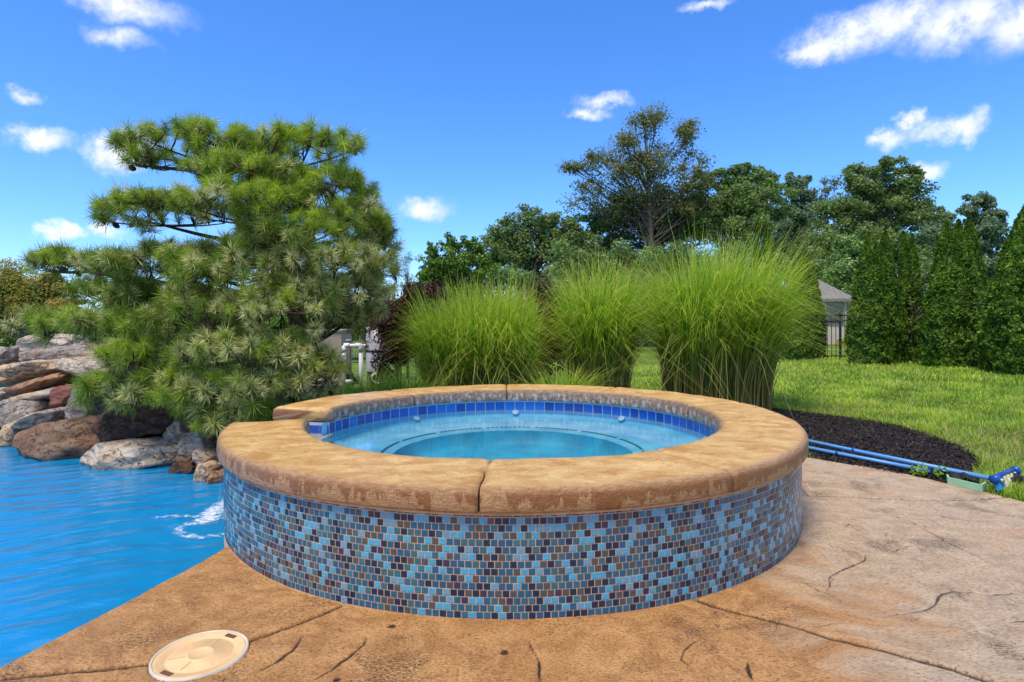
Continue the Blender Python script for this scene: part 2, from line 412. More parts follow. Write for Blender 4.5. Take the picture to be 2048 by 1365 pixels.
flow = t.vmath('MULTIPLY_ADD', t.noise(p, 1.6, 3, .5, col=True), (.5, .5, 0), p)
n1_ = t.noise(flow, 2.6, 6, .62); n2_ = t.noise(t.scale(flow, (1, 1.25, 1)), 8, 8, .7, .4); n3_ = t.noise(t.scale(p, (1, 1.5, 1)), 26, 7, .75); sp_ = t.noise(p, 120, 3, .7)
sft = t.vmath('MULTIPLY_ADD', t.noise(p, 2.2, 2, .5, col=True), (.035, .035, 0), p)
n4_ = t.noise(t.scale(sft, (1, 1.5, 1)), 90, 6, .75); n5_ = t.noise(t.scale(sft, (1, 2.6, 1)), 55, 7, .78)
ochre = t.mix(t.ss(n2_, .34, .66), C(170, 118, 62, .88), C(208, 156, 96, .9))
ochre = t.mix(t.math('MULTIPLY', t.ss(n1_, .48, .72), .5), ochre, C(192, 134, 64, .85))
ochre = t.mix(t.math('MULTIPLY', t.ss(n4_, .5, .62), .75), ochre, C(112, 72, 36, .8))
ochre = t.mix(t.math('MULTIPLY', t.ss(n4_, .46, .36), .4), ochre, C(230, 188, 132, .88))
pink = t.mix(t.ss(n2_, .3, .7), C(180, 152, 120, .85), C(210, 186, 154, .88))
pink = t.mix(t.math('MULTIPLY', t.ss(n1_, .46, .3), .6), pink, C(204, 154, 110, .85))
pink = t.mix(t.math('MULTIPLY', t.ss(n1_, .56, .72), .4), pink, C(176, 162, 148, .85))
pink = t.mix(t.math('MULTIPLY', t.ss(n5_, .50, .61), .8), pink, C(120, 92, 70, .82))
pink = t.mix(t.math('MULTIPLY', t.ss(n5_, .46, .36), .4), pink, C(226, 204, 182, .88))
rd = t.vmath('DISTANCE', p, (SC.x-.55, SC.y-.45, 0))
dry = t.math('ADD', t.math('MULTIPLY', sp.outputs[0], .62), t.math('MULTIPLY', t.math('SUBTRACT', n1_, .5), 1.6))
dry = t.ss(t.math('ADD', dry, t.math('MULTIPLY', rd, .22)), 1.02, 1.5)
col = t.mix(dry, ochre, pink)
drt = t.math('MULTIPLY', t.ss(t.noise(flow, 3.0, 6, .66), .52, .66), t.ss(n4_, .42, .58))
col = t.mix(t.math('MULTIPLY', drt, .85), col, C(70, 48, 30, .75))
pit_ = t.ss(t.noise(p, 48, 4, .6), .64, .72)
col = t.mix(t.math('MULTIPLY', pit_, .6), col, C(84, 58, 38))
col = t.mix(t.math('MULTIPLY', t.ss(n3_, .60, .74), .3), col, C(232, 206, 176))
col = t.mix(t.math('MULTIPLY', t.math('ADD', t.math('MULTIPLY', t.ss(ck, .22, .6), .82), t.math('MULTIPLY', ck, .15)), 1.0), col, C(44, 31, 22, .6))
wet = t.math('SUBTRACT', 1.0, dry)
rough = t.math('SUBTRACT', t.math('ADD', .42, t.math('MULTIPLY', n2_, .25)), t.math('MULTIPLY', t.math('MULTIPLY', wet, t.ss(n1_, .35, .6)), .24))
hgt = t.math('SUBTRACT', t.math('ADD', t.math('MULTIPLY', n2_, .5), t.math('ADD', t.math('MULTIPLY', n3_, .6), t.math('ADD', t.math('MULTIPLY', n4_, -.3), t.math('MULTIPLY', n5_, -.35)))), t.math('MULTIPLY', pit_, .2))
principled(t, out, col, rough, t.bump(hgt, .9, .016), .5); M_DECK = m
M_SUB = simple('deck_bed', C(60, 48, 38), .9)
deck = MB()
yl = np.linspace(-6, 4.95, 60)
V = [(float(xl(y))+.006, y, -.05) for y in yl]+[(float(xr(y))-.006, y, -.05) for y in yl]+[(float(xl(y))+.006, y, -.2) for y in yl]+[(float(xr(y))-.006, y, -.2) for y in yl]
k = len(yl); F = []
for i in range(k-1): F += [(i, k+i, k+i+1, i+1), (i, i+1, 2*k+i+1, 2*k+i), (k+i, 3*k+i, 3*k+i+1, k+i+1)]
deck.add(V, F); deck_o = deck.build('pool_deck', M_SUB); tag(deck_o, kind='structure')
ZZ = H.copy()
V3 = np.stack([P2[:, 0], P2[:, 1], ZZ], -1)
# rounded lips along both free edges
for c_ in (0, n1-1):
    V3[idx[:, c_], 2] = -.0475
for c_, o_ in ((1, .012), (n1-2, .012)): V3[idx[:, c_], 2] -= o_
for sgn, c_ in ((-1, 0), (1, n1-1)): V3[idx[:, c_], 0] = V3[idx[:, c_ + (1 if c_ == 0 else -1)], 0]+sgn*.008
for s_ in range(4):
    f = DF[slab == s_]; uq, inv = np.unique(f, return_inverse=True)
    link('deck_slab', mesh_np('deck_slab', V3[uq], inv.reshape(f.shape), {'crack': crk[uq]}, True), M_DECK, deck_o)

# skimmer lid
M_LID = simple('lid_plastic', C(222, 186, 138, .9), .45, .06, 14, bump=.1); M_PVC = simple('white_plastic', C(226, 226, 224, .85), .38, .05, 5)
M_BLACK = simple('black_plastic', C(24, 24, 26), .45)
lid = empty('skimmer_lid', (LID.x, LID.y, 0)); tag(lid, 'round cream plastic skimmer lid set in the tan concrete deck', 'skimmer lid')
R_ = LIDR
MB().lathe([(R_-.006, -.012), (R_-.006, .004), (R_-.002, .006), (R_+.003, .005), (R_+.004, -.02)], (LID.x, LID.y, 0), 56).build('rim', simple('lid_rim', C(206, 196, 180, .85), .5), lid, True)
MB().lathe([(.001, .001), (.034, .001), (.037, .0045), (.041, .0045), (.044, .001), (.098, .0005), (.101, -.002), (.108, -.002), (.111, .001), (R_-.014, .002), (R_-.009, .0045), (R_-.0065, .003), (R_-.0065, -.012)], (LID.x, LID.y, 0), 64).build('cover', M_LID, lid, True)
for th in range(6):
    a = math.radians(th*60+20); d = Vector((math.cos(a), math.sin(a), 0)); nrm_ = Vector((-d.y, d.x, 0))
    M_ = Matrix.Translation((LID.x, LID.y, .0)) @ Matrix.Rotation(a, 4, 'Z')
    MB().box((.048, -.002, -.002), (.095, .002, .0028), M_).build('rib', M_LID, lid)
for a in (math.radians(66), math.radians(246)):
    M_ = Matrix.Translation((LID.x, LID.y, 0)) @ Matrix.Rotation(a-math.pi/2, 4, 'Z')
    b = MB(); b.box((-.022, .114, -.004), (.022, .131, .0035), M_); b.build('finger_slot', simple('slot_shadow', C(96, 70, 48)), lid)

# ------------------------------------------------------------------ pool
m, t, out = material('pool_plaster'); p = t.pos()
principled(t, out, t.mix(t.ss(t.noise(p, 1.2, 4), .3, .7), C(0, 122, 206, .9), C(20, 152, 230, .9)), .6); M_PPL = m
def water_mat(name, tint, bump_s, sc, ior=1.33, aniso=(1, 1, 1), dist=.02, body=(0, .2, .5, 1), turbid=.0):
    m, t, out = material(name); p = t.scale(t.pos(), aniso)
    h = t.math('ADD', t.noise(p, sc, 3, .55, .6), t.math('MULTIPLY', t.noise(p, sc*3.1, 3, .6, .4), .35))
    nb = t.bump(h, bump_s, dist)
    fr = t.n('ShaderNodeFresnel'); fr.inputs['IOR'].default_value = ior; t.put(fr.inputs['Normal'], nb)
    tr = t.n('ShaderNodeBsdfTransparent'); tr.inputs[0].default_value = tint
    gl = t.n('ShaderNodeBsdfGlossy'); gl.inputs['Roughness'].default_value = .03; t.put(gl.inputs['Normal'], nb); gl.inputs['Color'].default_value = (1, 1, 1, 1)
    bd = t.n('ShaderNodeBsdfDiffuse'); bd.inputs[0].default_value = body; m0 = t.n('ShaderNodeMixShader'); m0.inputs[0].default_value = turbid
    t.nt.links.new(tr.outputs[0], m0.inputs[1]); t.nt.links.new(bd.outputs[0], m0.inputs[2])
    mx = t.n('ShaderNodeMixShader'); t.put(mx.inputs[0], fr.outputs[0])
    t.nt.links.new(m0.outputs[0], mx.inputs[1]); t.nt.links.new(gl.outputs[0], mx.inputs[2]); t.nt.links.new(mx.outputs[0], out.inputs[0])
    return m
M_PW = water_mat('pool_water', (.55, .90, 1.0, 1), .30, 16.0, 1.85, (1, 1.9, 1), .006, C(0, 142, 206, .95), .74)
M_SW = water_mat('spa_water', (.84, .96, 1.0, 1), .10, 9.0, 1.42, (1, 1, 1), .01, C(60, 176, 216, .9), .12)
bas = MB()                                             # basin: floor and sides
by = np.linspace(-7.5, 9.5, 70)
bx0 = -11.5
pts = [(bx0, -7.5), (-1.2, -7.5)]+[(float(xl(y))+.03, y) for y in np.linspace(-6, 2.95, 24)]+[(-1.35, 3.1), (-1.25, 4.6)]+[(p.x+.06, p.y+.14) for p in wl[::-1]]+[(-8.2, 8.2), (bx0, 9.4)]
n_ = len(pts); cx_ = (-5, 1.5)
V = [(x, y, -.02 if False else POOLZ-.005) for x, y in pts]+[(x+(.12 if x < -8 else -.12), y, -.50) for x, y in pts]+[(cx_[0], cx_[1], -.58)]
F = [(i, (i+1) % n_, n_+(i+1) % n_, n_+i) for i in range(n_)]+[(n_+i, n_+(i+1) % n_, 2*n_) for i in range(n_)]
bas.add(V, F); tag(bas.build('pool_basin', M_PPL), kind='structure')
wx = np.concatenate([np.linspace(-11.5, -6.6, 20), np.arange(-6.5, -1.19, .022)]); wy = np.concatenate([np.linspace(-7.5, 1.5, 20), np.arange(1.55, 5.6, .016), np.arange(5.6, 9.0, .05)])
WX, WY = np.meshgrid(wx, wy); Pw = np.stack([WX, WY, WX*0], -1)
warp = fbm(Pw*.8, 2, 31)*.5
rip = .0066*np.sin((-WX*.32+WY*1.0+warp*.5)*26)*(.5+.5*vnoise(Pw*1.7, 8))+.0034*np.sin((-WX*.55+WY*.85+warp*.3)*47+2)*(.5+.5*vnoise(Pw*2.6, 9))+.009*fbm(Pw*[1.6, 3.4, 1], 3, 33)
dsp = np.hypot(WX+1.85, WY-3.75)
calm = sstep(-1.3, -2.3, WX+.35*(WY-3.0)); rip = rip*(.35+.65*calm*sstep(5.6, 3.6, WY))+.006*np.sin(dsp*34)*np.exp(-dsp*2.6)
okv = ((WY < rock_y(WX)+.2)).ravel()
idx = np.arange(WX.size).reshape(WX.shape)
WF = np.stack([idx[:-1, :-1], idx[:-1, 1:], idx[1:, 1:], idx[1:, :-1]], -1).reshape(-1, 4)
cxy = np.stack([WX, WY], -1).reshape(-1, 2)[WF].mean(1)
keep = okv[WF].any(1) & ~((cxy[:, 0] > xl(cxy[:, 1])+.03) & (cxy[:, 1] < 3.02)) & (np.hypot(cxy[:, 0]-SC.x, cxy[:, 1]-SC.y) > RW-.06)
pw = link('pool_water', mesh_np('pool_water', np.stack([WX, WY, POOLZ+rip], -1).reshape(-1, 3), WF[keep], None, True), M_PW); tag(pw, kind='structure')

# ------------------------------------------------------------------ raised spa
spa = empty('raised_spa', (SC.x, SC.y, 0)); tag(spa, 'round raised spa clad in blue mosaic with tan stone coping', 'spa')
M_GROUT = simple('grout', C(204, 166, 128, .9), .85, .12, 20, bump=.2)
m, t, out = material('spa_plaster'); p = t.pos()
principled(t, out, t.mix(t.ss(t.noise(p, 5, 5), .3, .7), C(92, 170, 214, .85), C(136, 204, 236, .85)), .6); M_SPL = m
m, t, out = material('spa_floor_plaster'); p = t.pos()
principled(t, out, t.mix(t.ss(t.noise(p, 4, 5, .6), .3, .7), C(0, 134, 184, .85), C(16, 176, 222, .85)), .6); M_SFL = m
# wall core behind the tiles, open at the spillway
wall = MB()
wall.lathe([(RW, -.06), (RW, ZW-.014), (RW+.006, ZW-.013), (RW+.008, ZW+.004), (1.5, ZW+.004), (1.5, -.06)], SC, 200, math.radians(NOTCH1), math.radians(360+NOTCH0))
wall.lathe([(RW, -.12), (RW, ZWAT-.012), (1.3, ZWAT-.012), (1.3, -.06)], SC, 14, math.radians(NOTCH0), math.radians(NOTCH1))
wall_o = wall.build('wall', M_GROUT, spa, True)
for p_ in wall_o.data.polygons: p_.use_smooth = False
# coping
m, t, out = material('coping_stone'); p = t.pos(); arc = t.attr('arc'); prof = t.attr('prof')   # prof: -1 inner foot .. 0 top .. 1 outer foot
cbx = t.n('ShaderNodeCombineXYZ'); t.put(cbx.inputs[0], arc); t.put(cbx.inputs[1], t.math('MULTIPLY', prof, .35))
uv = cbx.outputs[0]
wp = t.vmath('MULTIPLY_ADD', t.noise(p, 3, 3, .5, col=True), (.12, .12, 0), p)
a1 = t.noise(t.scale(wp, (1, 1.4, 1)), 6, 7, .68, .5); a2 = t.noise(t.scale(wp, (1, 2.0, 1)), 20, 7, .74, .6); a3 = t.noise(t.scale(wp, (1, 2.0, 1)), 85, 5, .74)
top = t.mix(t.ss(a1, .32, .66), C(196, 144, 72, .95), C(232, 194, 128, .95))
top = t.mix(t.math('MULTIPLY', t.ss(a2, .52, .7), .65), top, C(170, 106, 36, .85))
top = t.mix(t.math('MULTIPLY', t.ss(a3, .5, .64), .5), top, C(150, 96, 44, .85))
top = t.mix(t.math('MULTIPLY', t.ss(a2, .46, .3), .5), top, C(244, 212, 160, .9))
side_ = t.mix(t.ss(t.noise(t.scale(uv, (1, 2, 1)), 30, 5, .7), .3, .7), C(152, 112, 70, .85), C(200, 156, 108, .88))
dn = t.noise(t.scale(uv, (7.5, .8, 1)), 2.1, 5, .66, .4); dn2 = t.noise(t.scale(uv, (1, 1, 1)), 2.1, 2, .5)
ap = t.math('ABSOLUTE', prof)
drip = t.math('SUBTRACT', t.math('ADD', t.math('MULTIPLY', dn, 2.4), t.math('MULTIPLY', t.math('SUBTRACT', dn2, .5), 1.0)), t.math('ADD', .50, t.math('MULTIPLY', ap, .92)))
drip = t.math('MULTIPLY', t.ss(drip, -.02, .07), t.ss(ap, .36, .56))
sidew = t.mix(t.math('MULTIPLY', drip, .9), side_, C(142, 90, 40, .85))
eff = t.math('MULTIPLY', t.ss(t.noise(t.scale(uv, (6, 1.3, 1)), 3.2, 5, .65), .50, .58), t.ss(ap, .45, .6))
gry = t.mix(t.ss(t.noise(uv, 24, 4, .65), .35, .7), C(118, 92, 72, .85), C(168, 138, 112, .85))
inn = t.mix(t.math('MULTIPLY', eff, .85), gry, C(190, 184, 182, .85))
sidec = t.mix(t.ss(prof, -.05, .05), inn, sidew)
col = t.mix(t.ss(ap, .22, .42), top, sidec)
rgh = t.math('ADD', .20, t.math('MULTIPLY', a1, .28))
hh = t.math('ADD', t.math('MULTIPLY', a2, 1.0), t.math('ADD', t.math('MULTIPLY', a1, .5), t.math('MULTIPLY', a3, -.4)))
principled(t, out, col, rgh, t.bump(hh, .9, .014), .5); M_COP = m
M_JOINT = simple('dark_joint', C(70, 52, 38), .9)
JA = [NOTCH1, 222.5, 265.8, 301.0, 342.0, 374.0, 417.0, 452.0, 489.0, 360+NOTCH0]
PR = []                                                # coping profile (r, z, prof)
RB, RS = .034, .012
for k in range(3): a = math.radians(-90+k*45); PR.append((RI+RS-RS*math.cos(a), ZW+RS+RS*math.sin(a), -1+.06*k))
PR.append((RI-.002, (ZW+RS+ZT-RB)/2, -.66))
for k in range(6): a = math.radians(k*18); PR.append((RI+RB-RB*math.cos(a), ZT-RB+RB*math.sin(a), -.52+.24*k/5))
for k in range(1, 12): f = k/12; PR.append((RI+RB+(RO-RI-2*RB)*f, ZT, -.28+.56*f))
for k in range(6): a = math.radians(90-k*18); PR.append((RO-RB+RB*math.cos(a), ZT-RB+RB*math.sin(a), .28+.24*k/5))
PR.append((RO+.002, (ZW+RS+ZT-RB)/2, .68))
for k in range(3): a = math.radians(-k*45); PR.append((RO-RS+RS*math.cos(a), ZW+RS+RS*math.sin(a), .88+.06*k))
PR.append((RO-.06, ZW+.002, 1.0)); PR.insert(0, (RI+.06, ZW+.002, -1.0))
def wig(j, r): return 0.0 if j in (0, len(JA)-1) else (math.sin(r*9+j*2.1)*.006+math.sin(r*23+j)*.0035)/r*57.3
for s_ in range(len(JA)-1):
    a0, a1_ = JA[s_], JA[s_+1]; n_ = max(8, int((a1_-a0)/1.0)); V = []; arcs = []; pf = []
    g0 = 0 if s_ == 0 else .0045; g1 = 0 if s_ == len(JA)-2 else .0045
    for i in range(n_+1):
        f = i/n_
        for (r, z, pp) in PR:
            A0 = a0+math.degrees(g0/r)+wig(s_, r); A1 = a1_-math.degrees(g1/r)+wig(s_+1, r)
            aa = A0+(A1-A0)*f; sh = 0.0
            e_ = min(f*(a1_-a0), (1-f)*(a1_-a0))
            zz = z-(.006*math.exp(-(e_/.5)**2) if abs(pp) < .6 else 0)
            q_ = spa_pt(aa, r, zz); V.append(tuple(q_)); arcs.append(math.radians(aa)*1.6); pf.append(pp)
    V = np.array(V); Vn = fbm(V*[5, 8, 5], 4, 41)*.0035+fbm(V*[1.6, 1.6, 1.6], 2, 42)*.004
    pfa = np.array(pf); tw = sstep(.85, .4, np.abs(pfa)); V[:, 2] += Vn*tw
    rad = V[:, :2]-np.array([SC.x, SC.y]); V[:, :2] += unit(rad)*(np.sign(pfa)*(1-tw)*Vn*.7)[:, None]
    k = len(PR); F = []
    for i in range(n_):
        for j in range(k-1): F.append((i*k+j, (i+1)*k+j, (i+1)*k+j+1, i*k+j+1))
        F.append((i*k+k-1, (i+1)*k+k-1, (i+1)*k, i*k))
    nv = len(V); V = np.concatenate([V, [V[:k].mean(0), V[-k:].mean(0)]]); arcs += [arcs[0], arcs[-1]]; pf += [.8, .8]
    F += [(nv, j, (j+1) % k) for j in range(k)]+[(nv+1, nv-k+(j+1) % k, nv-k+j) for j in range(k)]
    b = MB(); b.add(V, F, arc=np.array(arcs), prof=np.array(pf)); b.build('coping_stone', M_COP, spa, True)
for j in range(1, len(JA)-1):                          # dark filler deep in each joint
    b = MB(); rs = np.linspace(RI+.02, RO-.02, 14); V = []
    for r in rs:
        for da, z in ((-.012, ZW+.004), (.012, ZW+.004), (.012, ZT-.03), (-.012, ZT-.03)): V.append(tuple(spa_pt(JA[j]+wig(j, r)+math.degrees(da/r), r, z)))
    F = []
    for i in range(len(rs)-1):
        for k in range(4): F.append((i*4+k, i*4+(k+1) % 4, i*4+4+(k+1) % 4, i*4+4+k))
    F += [(3, 2, 1, 0), (len(V)-4, len(V)-3, len(V)-2, len(V)-1)]
    b.add(V, F); b.build('joint_filler', M_JOINT, spa)
# mosaic tiles
def tilemat(name, col, rough=.16):
    m, t, out = material(name); p = t.pos()
    sc = t.ss(t.noise(t.scale(p, (1, 1, .3)), 5, 5, .7), .60, .76)
    n = t.noise(p, 160, 3, .7)
    c = t.mix(t.ss(n, .3, .7), tuple(x*.82 for x in col[:3])+(1,), tuple(min(1, x*1.15) for x in col[:3])+(1,))
    c = t.mix(t.math('MULTIPLY', sc, t.math('MULTIPLY', t.ss(n, .42, .6), .45)), c, C(150, 152, 156, .8))
    principled(t, out, c, t.math('ADD', rough, t.math('MULTIPLY', sc, .3)), t.bump(n, .12, .002), .55); return m
TM = [tilemat('tile_navy', C(6, 46, 76, .9)), tilemat('tile_steel', C(30, 92, 124, .9)), tilemat('tile_slate_blue', C(50, 104, 120, .9)), tilemat('tile_sky', C(70, 164, 200, .9)),
      tilemat('tile_pale', C(106, 162, 190, .82)), tilemat('tile_taupe', C(82, 86, 90, .82)), tilemat('tile_plum', C(62, 52, 86, .85)), tilemat('tile_rust', C(92, 84, 80, .85)), tilemat('tile_teal', C(56, 120, 138, .85))]
TW = np.array([.21, .26, .15, .15, .08, .12, .02, .01, .02]); TW = TW/TW.sum()
def tile_mesh(w, h, d, b=.0022):
    V = [(-w/2, 0, -h/2), (w/2, 0, -h/2), (w/2, 0, h/2), (-w/2, 0, h/2), (-w/2, -d*.6, -h/2), (w/2, -d*.6, -h/2), (w/2, -d*.6, h/2), (-w/2, -d*.6, h/2),
         (-w/2+b, -d, -h/2+b), (w/2-b, -d, -h/2+b), (w/2-b, -d, h/2-b), (-w/2+b, -d, h/2-b)]
    F = [(0, 1, 5, 4), (1, 2, 6, 5), (2, 3, 7, 6), (3, 0, 4, 7), (4, 5, 9, 8), (5, 6, 10, 9), (6, 7, 11, 10), (7, 4, 8, 11), (8, 9, 10, 11)]
    return np.array(V), np.array(F)
PIT, NA = .0274, 386; rng = np.random.default_rng(5); tiles = []
tv, tf = tile_mesh(.0247, .0240, .0016); tvh, _ = tile_mesh(.0247, .0112, .0016)
for row in range(15):
    half = row == 14; z = .003+row*PIT+(.0124 if not half else .0066)
    wsel = TW.copy()
    if row == 0: wsel = np.array([.40, .34, .1, .06, .02, .05, .02, 0, .01])
    for k in range(NA):
        ang = (k+.5*(row % 2)+.06*math.sin(row*3.1))*360/NA
        if not (150 < ang < 395 or ang < 35): continue
        dnot = (ang-180)
        if NOTCH0 < ang < NOTCH1 and z > ZWAT-.03: continue
        ci = rng.choice(len(TM), p=wsel/wsel.sum()); tiles.append((ang, z, ci, half, rng.normal(0, .5), rng.normal(0, .9), rng.normal(0, .9)))
def tile_M(tl):
    ang, z, ci, half, r0, r1, r2 = tl
    return Matrix.Translation(spa_pt(ang, RW-.0002, z)) @ Matrix.Rotation(math.radians(ang+90), 4, 'Z') @ Matrix.Rotation(math.radians(r0), 4, 'Y') @ Matrix.Rotation(math.radians(r1), 4, 'X') @ Matrix.Rotation(math.radians(r2*.8), 4, 'Z')
score = []
for i, tl in enumerate(tiles):
    pt = spa_pt(tl[0], RW, tl[1]); vdir = (Vector((0, 0, CAMZ))-pt); nrm_ = spa_pt(tl[0], 1, 0)-SC; nrm_.z = 0
    score.append((-vdir.normalized().dot(nrm_.normalized())/vdir.length*(.45 if tl[3] else 1), i))
score.sort(); pick = set(i for _, i in score[:300])
tmesh = {}
for ci in range(len(TM)):
    for half in (False, True):
        me = mesh_np('tile', tvh if half else tv, tf); me.materials.append(TM[ci]); tmesh[(ci, half)] = me
allV, allF, allM = [], [], []; nn = 0
for i, tl in enumerate(tiles):
    Mx = tile_M(tl)
    if i in pick:
        o = bpy.data.objects.new('tile', tmesh[(tl[2], tl[3])]); COL.objects.link(o); o.parent = wall_o; o.matrix_parent_inverse = wm(wall_o).inverted(); o.matrix_basis = Mx
    else:
        A = np.array(Mx); Vv = (tvh if tl[3] else tv)@A[:3, :3].T+A[:3, 3]
        allV.append(Vv); allF.append(tf+nn); nn += len(Vv); allM += [tl[2]]*len(tf)
o = link('mosaic_field', mesh_np('mosaic_field', np.concatenate(allV), np.concatenate(allF), None, False, allM), TM, wall_o); tag(o, kind='stuff')
# inside: shell with bench, waterline tiles, trim, jets
RBEN, ZBEN, ZPIT = .80, .252, .125
b = MB(); b.lathe([(RIN+.006, ZW+.003), (RIN+.006, ZWAT-.045), (RIN-.005, ZWAT-.06), (RIN-.03, ZBEN+.012), (RIN-.07, ZBEN), (RBEN+.03, ZBEN-.002), (RBEN, ZBEN-.014)], SC, 140, math.radians(NOTCH1-4), math.radians(360+NOTCH0+4))
b.lathe([(RIN+.006, ZWAT-.014), (RIN+.006, ZWAT-.045), (RIN-.005, ZWAT-.06), (RIN-.03, ZBEN+.012), (RIN-.07, ZBEN), (RBEN+.03, ZBEN-.002), (RBEN, ZBEN-.014)], SC, 12, math.radians(NOTCH0+4), math.radians(NOTCH1-4))
shell = b.build('bench_shell', M_SPL, spa, True)
b = MB(); b.lathe([(RBEN, ZBEN-.014), (RBEN-.012, ZPIT+.03), (RBEN-.06, ZPIT), (.3, ZPIT-.01), (.001, ZPIT-.012)], SC, 120); b.build('footwell', M_SFL, spa, True)
M_WT = [tilemat('waterline_blue', C(14, 82, 176, .95), .1), tilemat('waterline_deep_blue', C(10, 64, 152, .95), .1), tilemat('waterline_bright_blue', C(26, 104, 196, .9), .1)]
wv_, wf_ = tile_mesh(.081, .070, .004, .003); wme = []
for mm in M_WT:
    me = mesh_np('waterline_tile', wv_, wf_); me.materials.append(mm); wme.append(me)
NWT = 95
for k in range(NWT):
    ang = k*360/NWT
    if NOTCH0-1 < ang < NOTCH1+1.5: continue
    o = bpy.data.objects.new('waterline_tile', wme[int(rng.choice(3, p=[.6, .25, .15]))]); COL.objects.link(o); o.parent = spa; o.matrix_parent_inverse = wm(spa).inverted()
    o.matrix_basis = Matrix.Translation(spa_pt(ang, RIN+.0065, ZW-.014-.036)) @ Matrix.Rotation(math.radians(ang-90), 4, 'Z')
M_WG = simple('waterline_grout', C(168, 176, 196, .85), .8)
b = MB(); b.lathe([(RIN+.005, ZW-.012), (RIN+.0048, ZWAT-.04)], SC, 140, math.radians(NOTCH1), math.radians(360+NOTCH0)); b.build('waterline_grout', M_WG, spa, True)
b = MB()
for k in range(150):
    if (k*7) % 11 == 0: continue
    a = k*2.4; V = [tuple(spa_pt(a+da, r, ZBEN+.0015)) for da, r in ((-.85, RBEN+.06), (.85, RBEN+.06), (.85, RBEN+.078), (-.85, RBEN+.078))]
    V += [(x, y, z+.003) for x, y, z in V]; b.add(V, [(4, 7, 6, 5), (0, 1, 5, 4), (1, 2, 6, 5), (2, 3, 7, 6), (3, 0, 4, 7)])
o = b.build('bench_trim_tiles', simple('trim_tile', C(14, 36, 66), .2), spa); tag(o, kind='stuff')
for px in (653, 832, 1030, 1242, 1409):
    u = (px-CX)/FPX; a = 1+u*u; bq = -2*SC.y; cq = SC.y**2-(RIN-.01)**2; Y = (-bq+math.sqrt(bq*bq-4*a*cq))/(2*a)
    ang = math.degrees(math.atan2(Y-SC.y, u*Y)); j = MB()
    Mj = Matrix.Translation(spa_pt(ang, RIN-.012, ZWAT-.030)) @ Matrix.Rotation(math.radians(ang-90), 4, 'Z') @ Matrix.Rotation(math.radians(35), 4, 'X')
    j.lathe([(.001, .008), (.010, .008), (.012, .004), (.017, .007), (.027, .005), (.030, 0.0)], (0, 0, 0), 20, M=Mj); j.build('jet', M_PVC, spa, True)
# spillway cheeks
for ang, sg in ((NOTCH0, -1), (NOTCH1, 1)):
    b = MB()
    Mx = Matrix.Translation(spa_pt(ang+sg*-.1, 1.33, (ZW+ZWAT)/2-.02)) @ Matrix.Rotation(math.radians(ang), 4, 'Z')
    b.box((0, -.005, -.05), (RW-1.33-.004, .005, .05), Mx); b.build('spillway_cheek', M_WG, spa)
    for k in range(5):
        if sg > 0: continue
        o = bpy.data.objects.new('waterline_tile', wme[k % 2]); COL.objects.link(o); o.parent = spa; o.matrix_parent_inverse = wm(spa).inverted()
        o.matrix_basis = Mx @ Matrix.Translation((.042+k*.0835, .0045, -.004)) @ Matrix.Rotation(math.pi, 4, 'Z')
# spa water (disc with the tongue that runs out through the spillway)
b = MB(); V = [(SC.x, SC.y, ZWAT)]; nr, na = 26, 120
for i in range(1, nr+1):
    for k in range(na): V.append(tuple(spa_pt(k*3, (RIN-.004)*i/nr, ZWAT)))
F = [(0, 1+k, 1+(k+1) % na) for k in range(na)]
for i in range(nr-1):
    for k in range(na): F.append((1+i*na+k, 1+(i+1)*na+k, 1+(i+1)*na+(k+1) % na, 1+i*na+(k+1) % na))
b.add(V, F); V = []
for i, a in enumerate(np.linspace(NOTCH0+.3, NOTCH1-.3, 9)):
    for r in np.linspace(RIN-.004, RW+.01, 6): V.append(tuple(spa_pt(a, r, ZWAT-.004*max(0, (r-1.6)/.15))))
b.add(V, [(i*6+j, i*6+j+1, i*6+7+j, i*6+6+j) for i in range(8) for j in range(5)])
tag(b.build('spa_water', M_SW, None, True), kind='structure')
# falling sheet and foam
m, t, out = material('falling_water'); p = t.pos(); nz = t.noise(t.scale(p, (9, 9, 1.2)), 4, 4, .6)
tr = t.n('ShaderNodeBsdfTransparent'); tr.inputs[0].default_value = (.93, .97, 1, 1)
df = t.n('ShaderNodeBsdfDiffuse'); df.inputs[0].default_value = (.75, .85, .95, 1)
gl = t.n('ShaderNodeBsdfGlossy'); gl.inputs['Roughness'].default_value = .08; t.put(gl.inputs['Normal'], t.bump(nz, .6, .02))
m1 = t.n('ShaderNodeMixShader'); m1.inputs[0].default_value = .5; t.nt.links.new(df.outputs[0], m1.inputs[1]); t.nt.links.new(gl.outputs[0], m1.inputs[2])
m2 = t.n('ShaderNodeMixShader'); t.put(m2.inputs[0], t.ss(nz, .38, .75, .12, .6)); t.nt.links.new(tr.outputs[0], m2.inputs[1]); t.nt.links.new(m1.outputs[0], m2.inputs[2]); t.nt.links.new(m2.outputs[0], out.inputs[0]); M_FALL = m
b = MB(); V = []; na, nz_ = 36, 16
for i in range(na+1):
    a = NOTCH0+.4+(NOTCH1-NOTCH0-.8)*i/na
    for j in range(nz_+1):
        f = j/nz_; z = ZWAT-.002-(ZWAT-POOLZ)*f; r = RW+.012+.13*math.sqrt(f)+.006*math.sin(i*1.9)*f+.004*math.sin(i*.7+f*6)
        V.append(tuple(spa_pt(180+(a-180)*(1-.12*f), r, z)))
F = [(i*(nz_+1)+j, (i+1)*(nz_+1)+j, (i+1)*(nz_+1)+j+1, i*(nz_+1)+j+1) for i in range(na) for j in range(nz_)]
b.add(V, F); tag(b.build('falling_water', M_FALL, None, True), kind='structure')
m, t, out = material('foam'); p = t.pos(); fn = t.noise(t.scale(p, (1, 1.6, 1)), 26, 6, .7, .8)
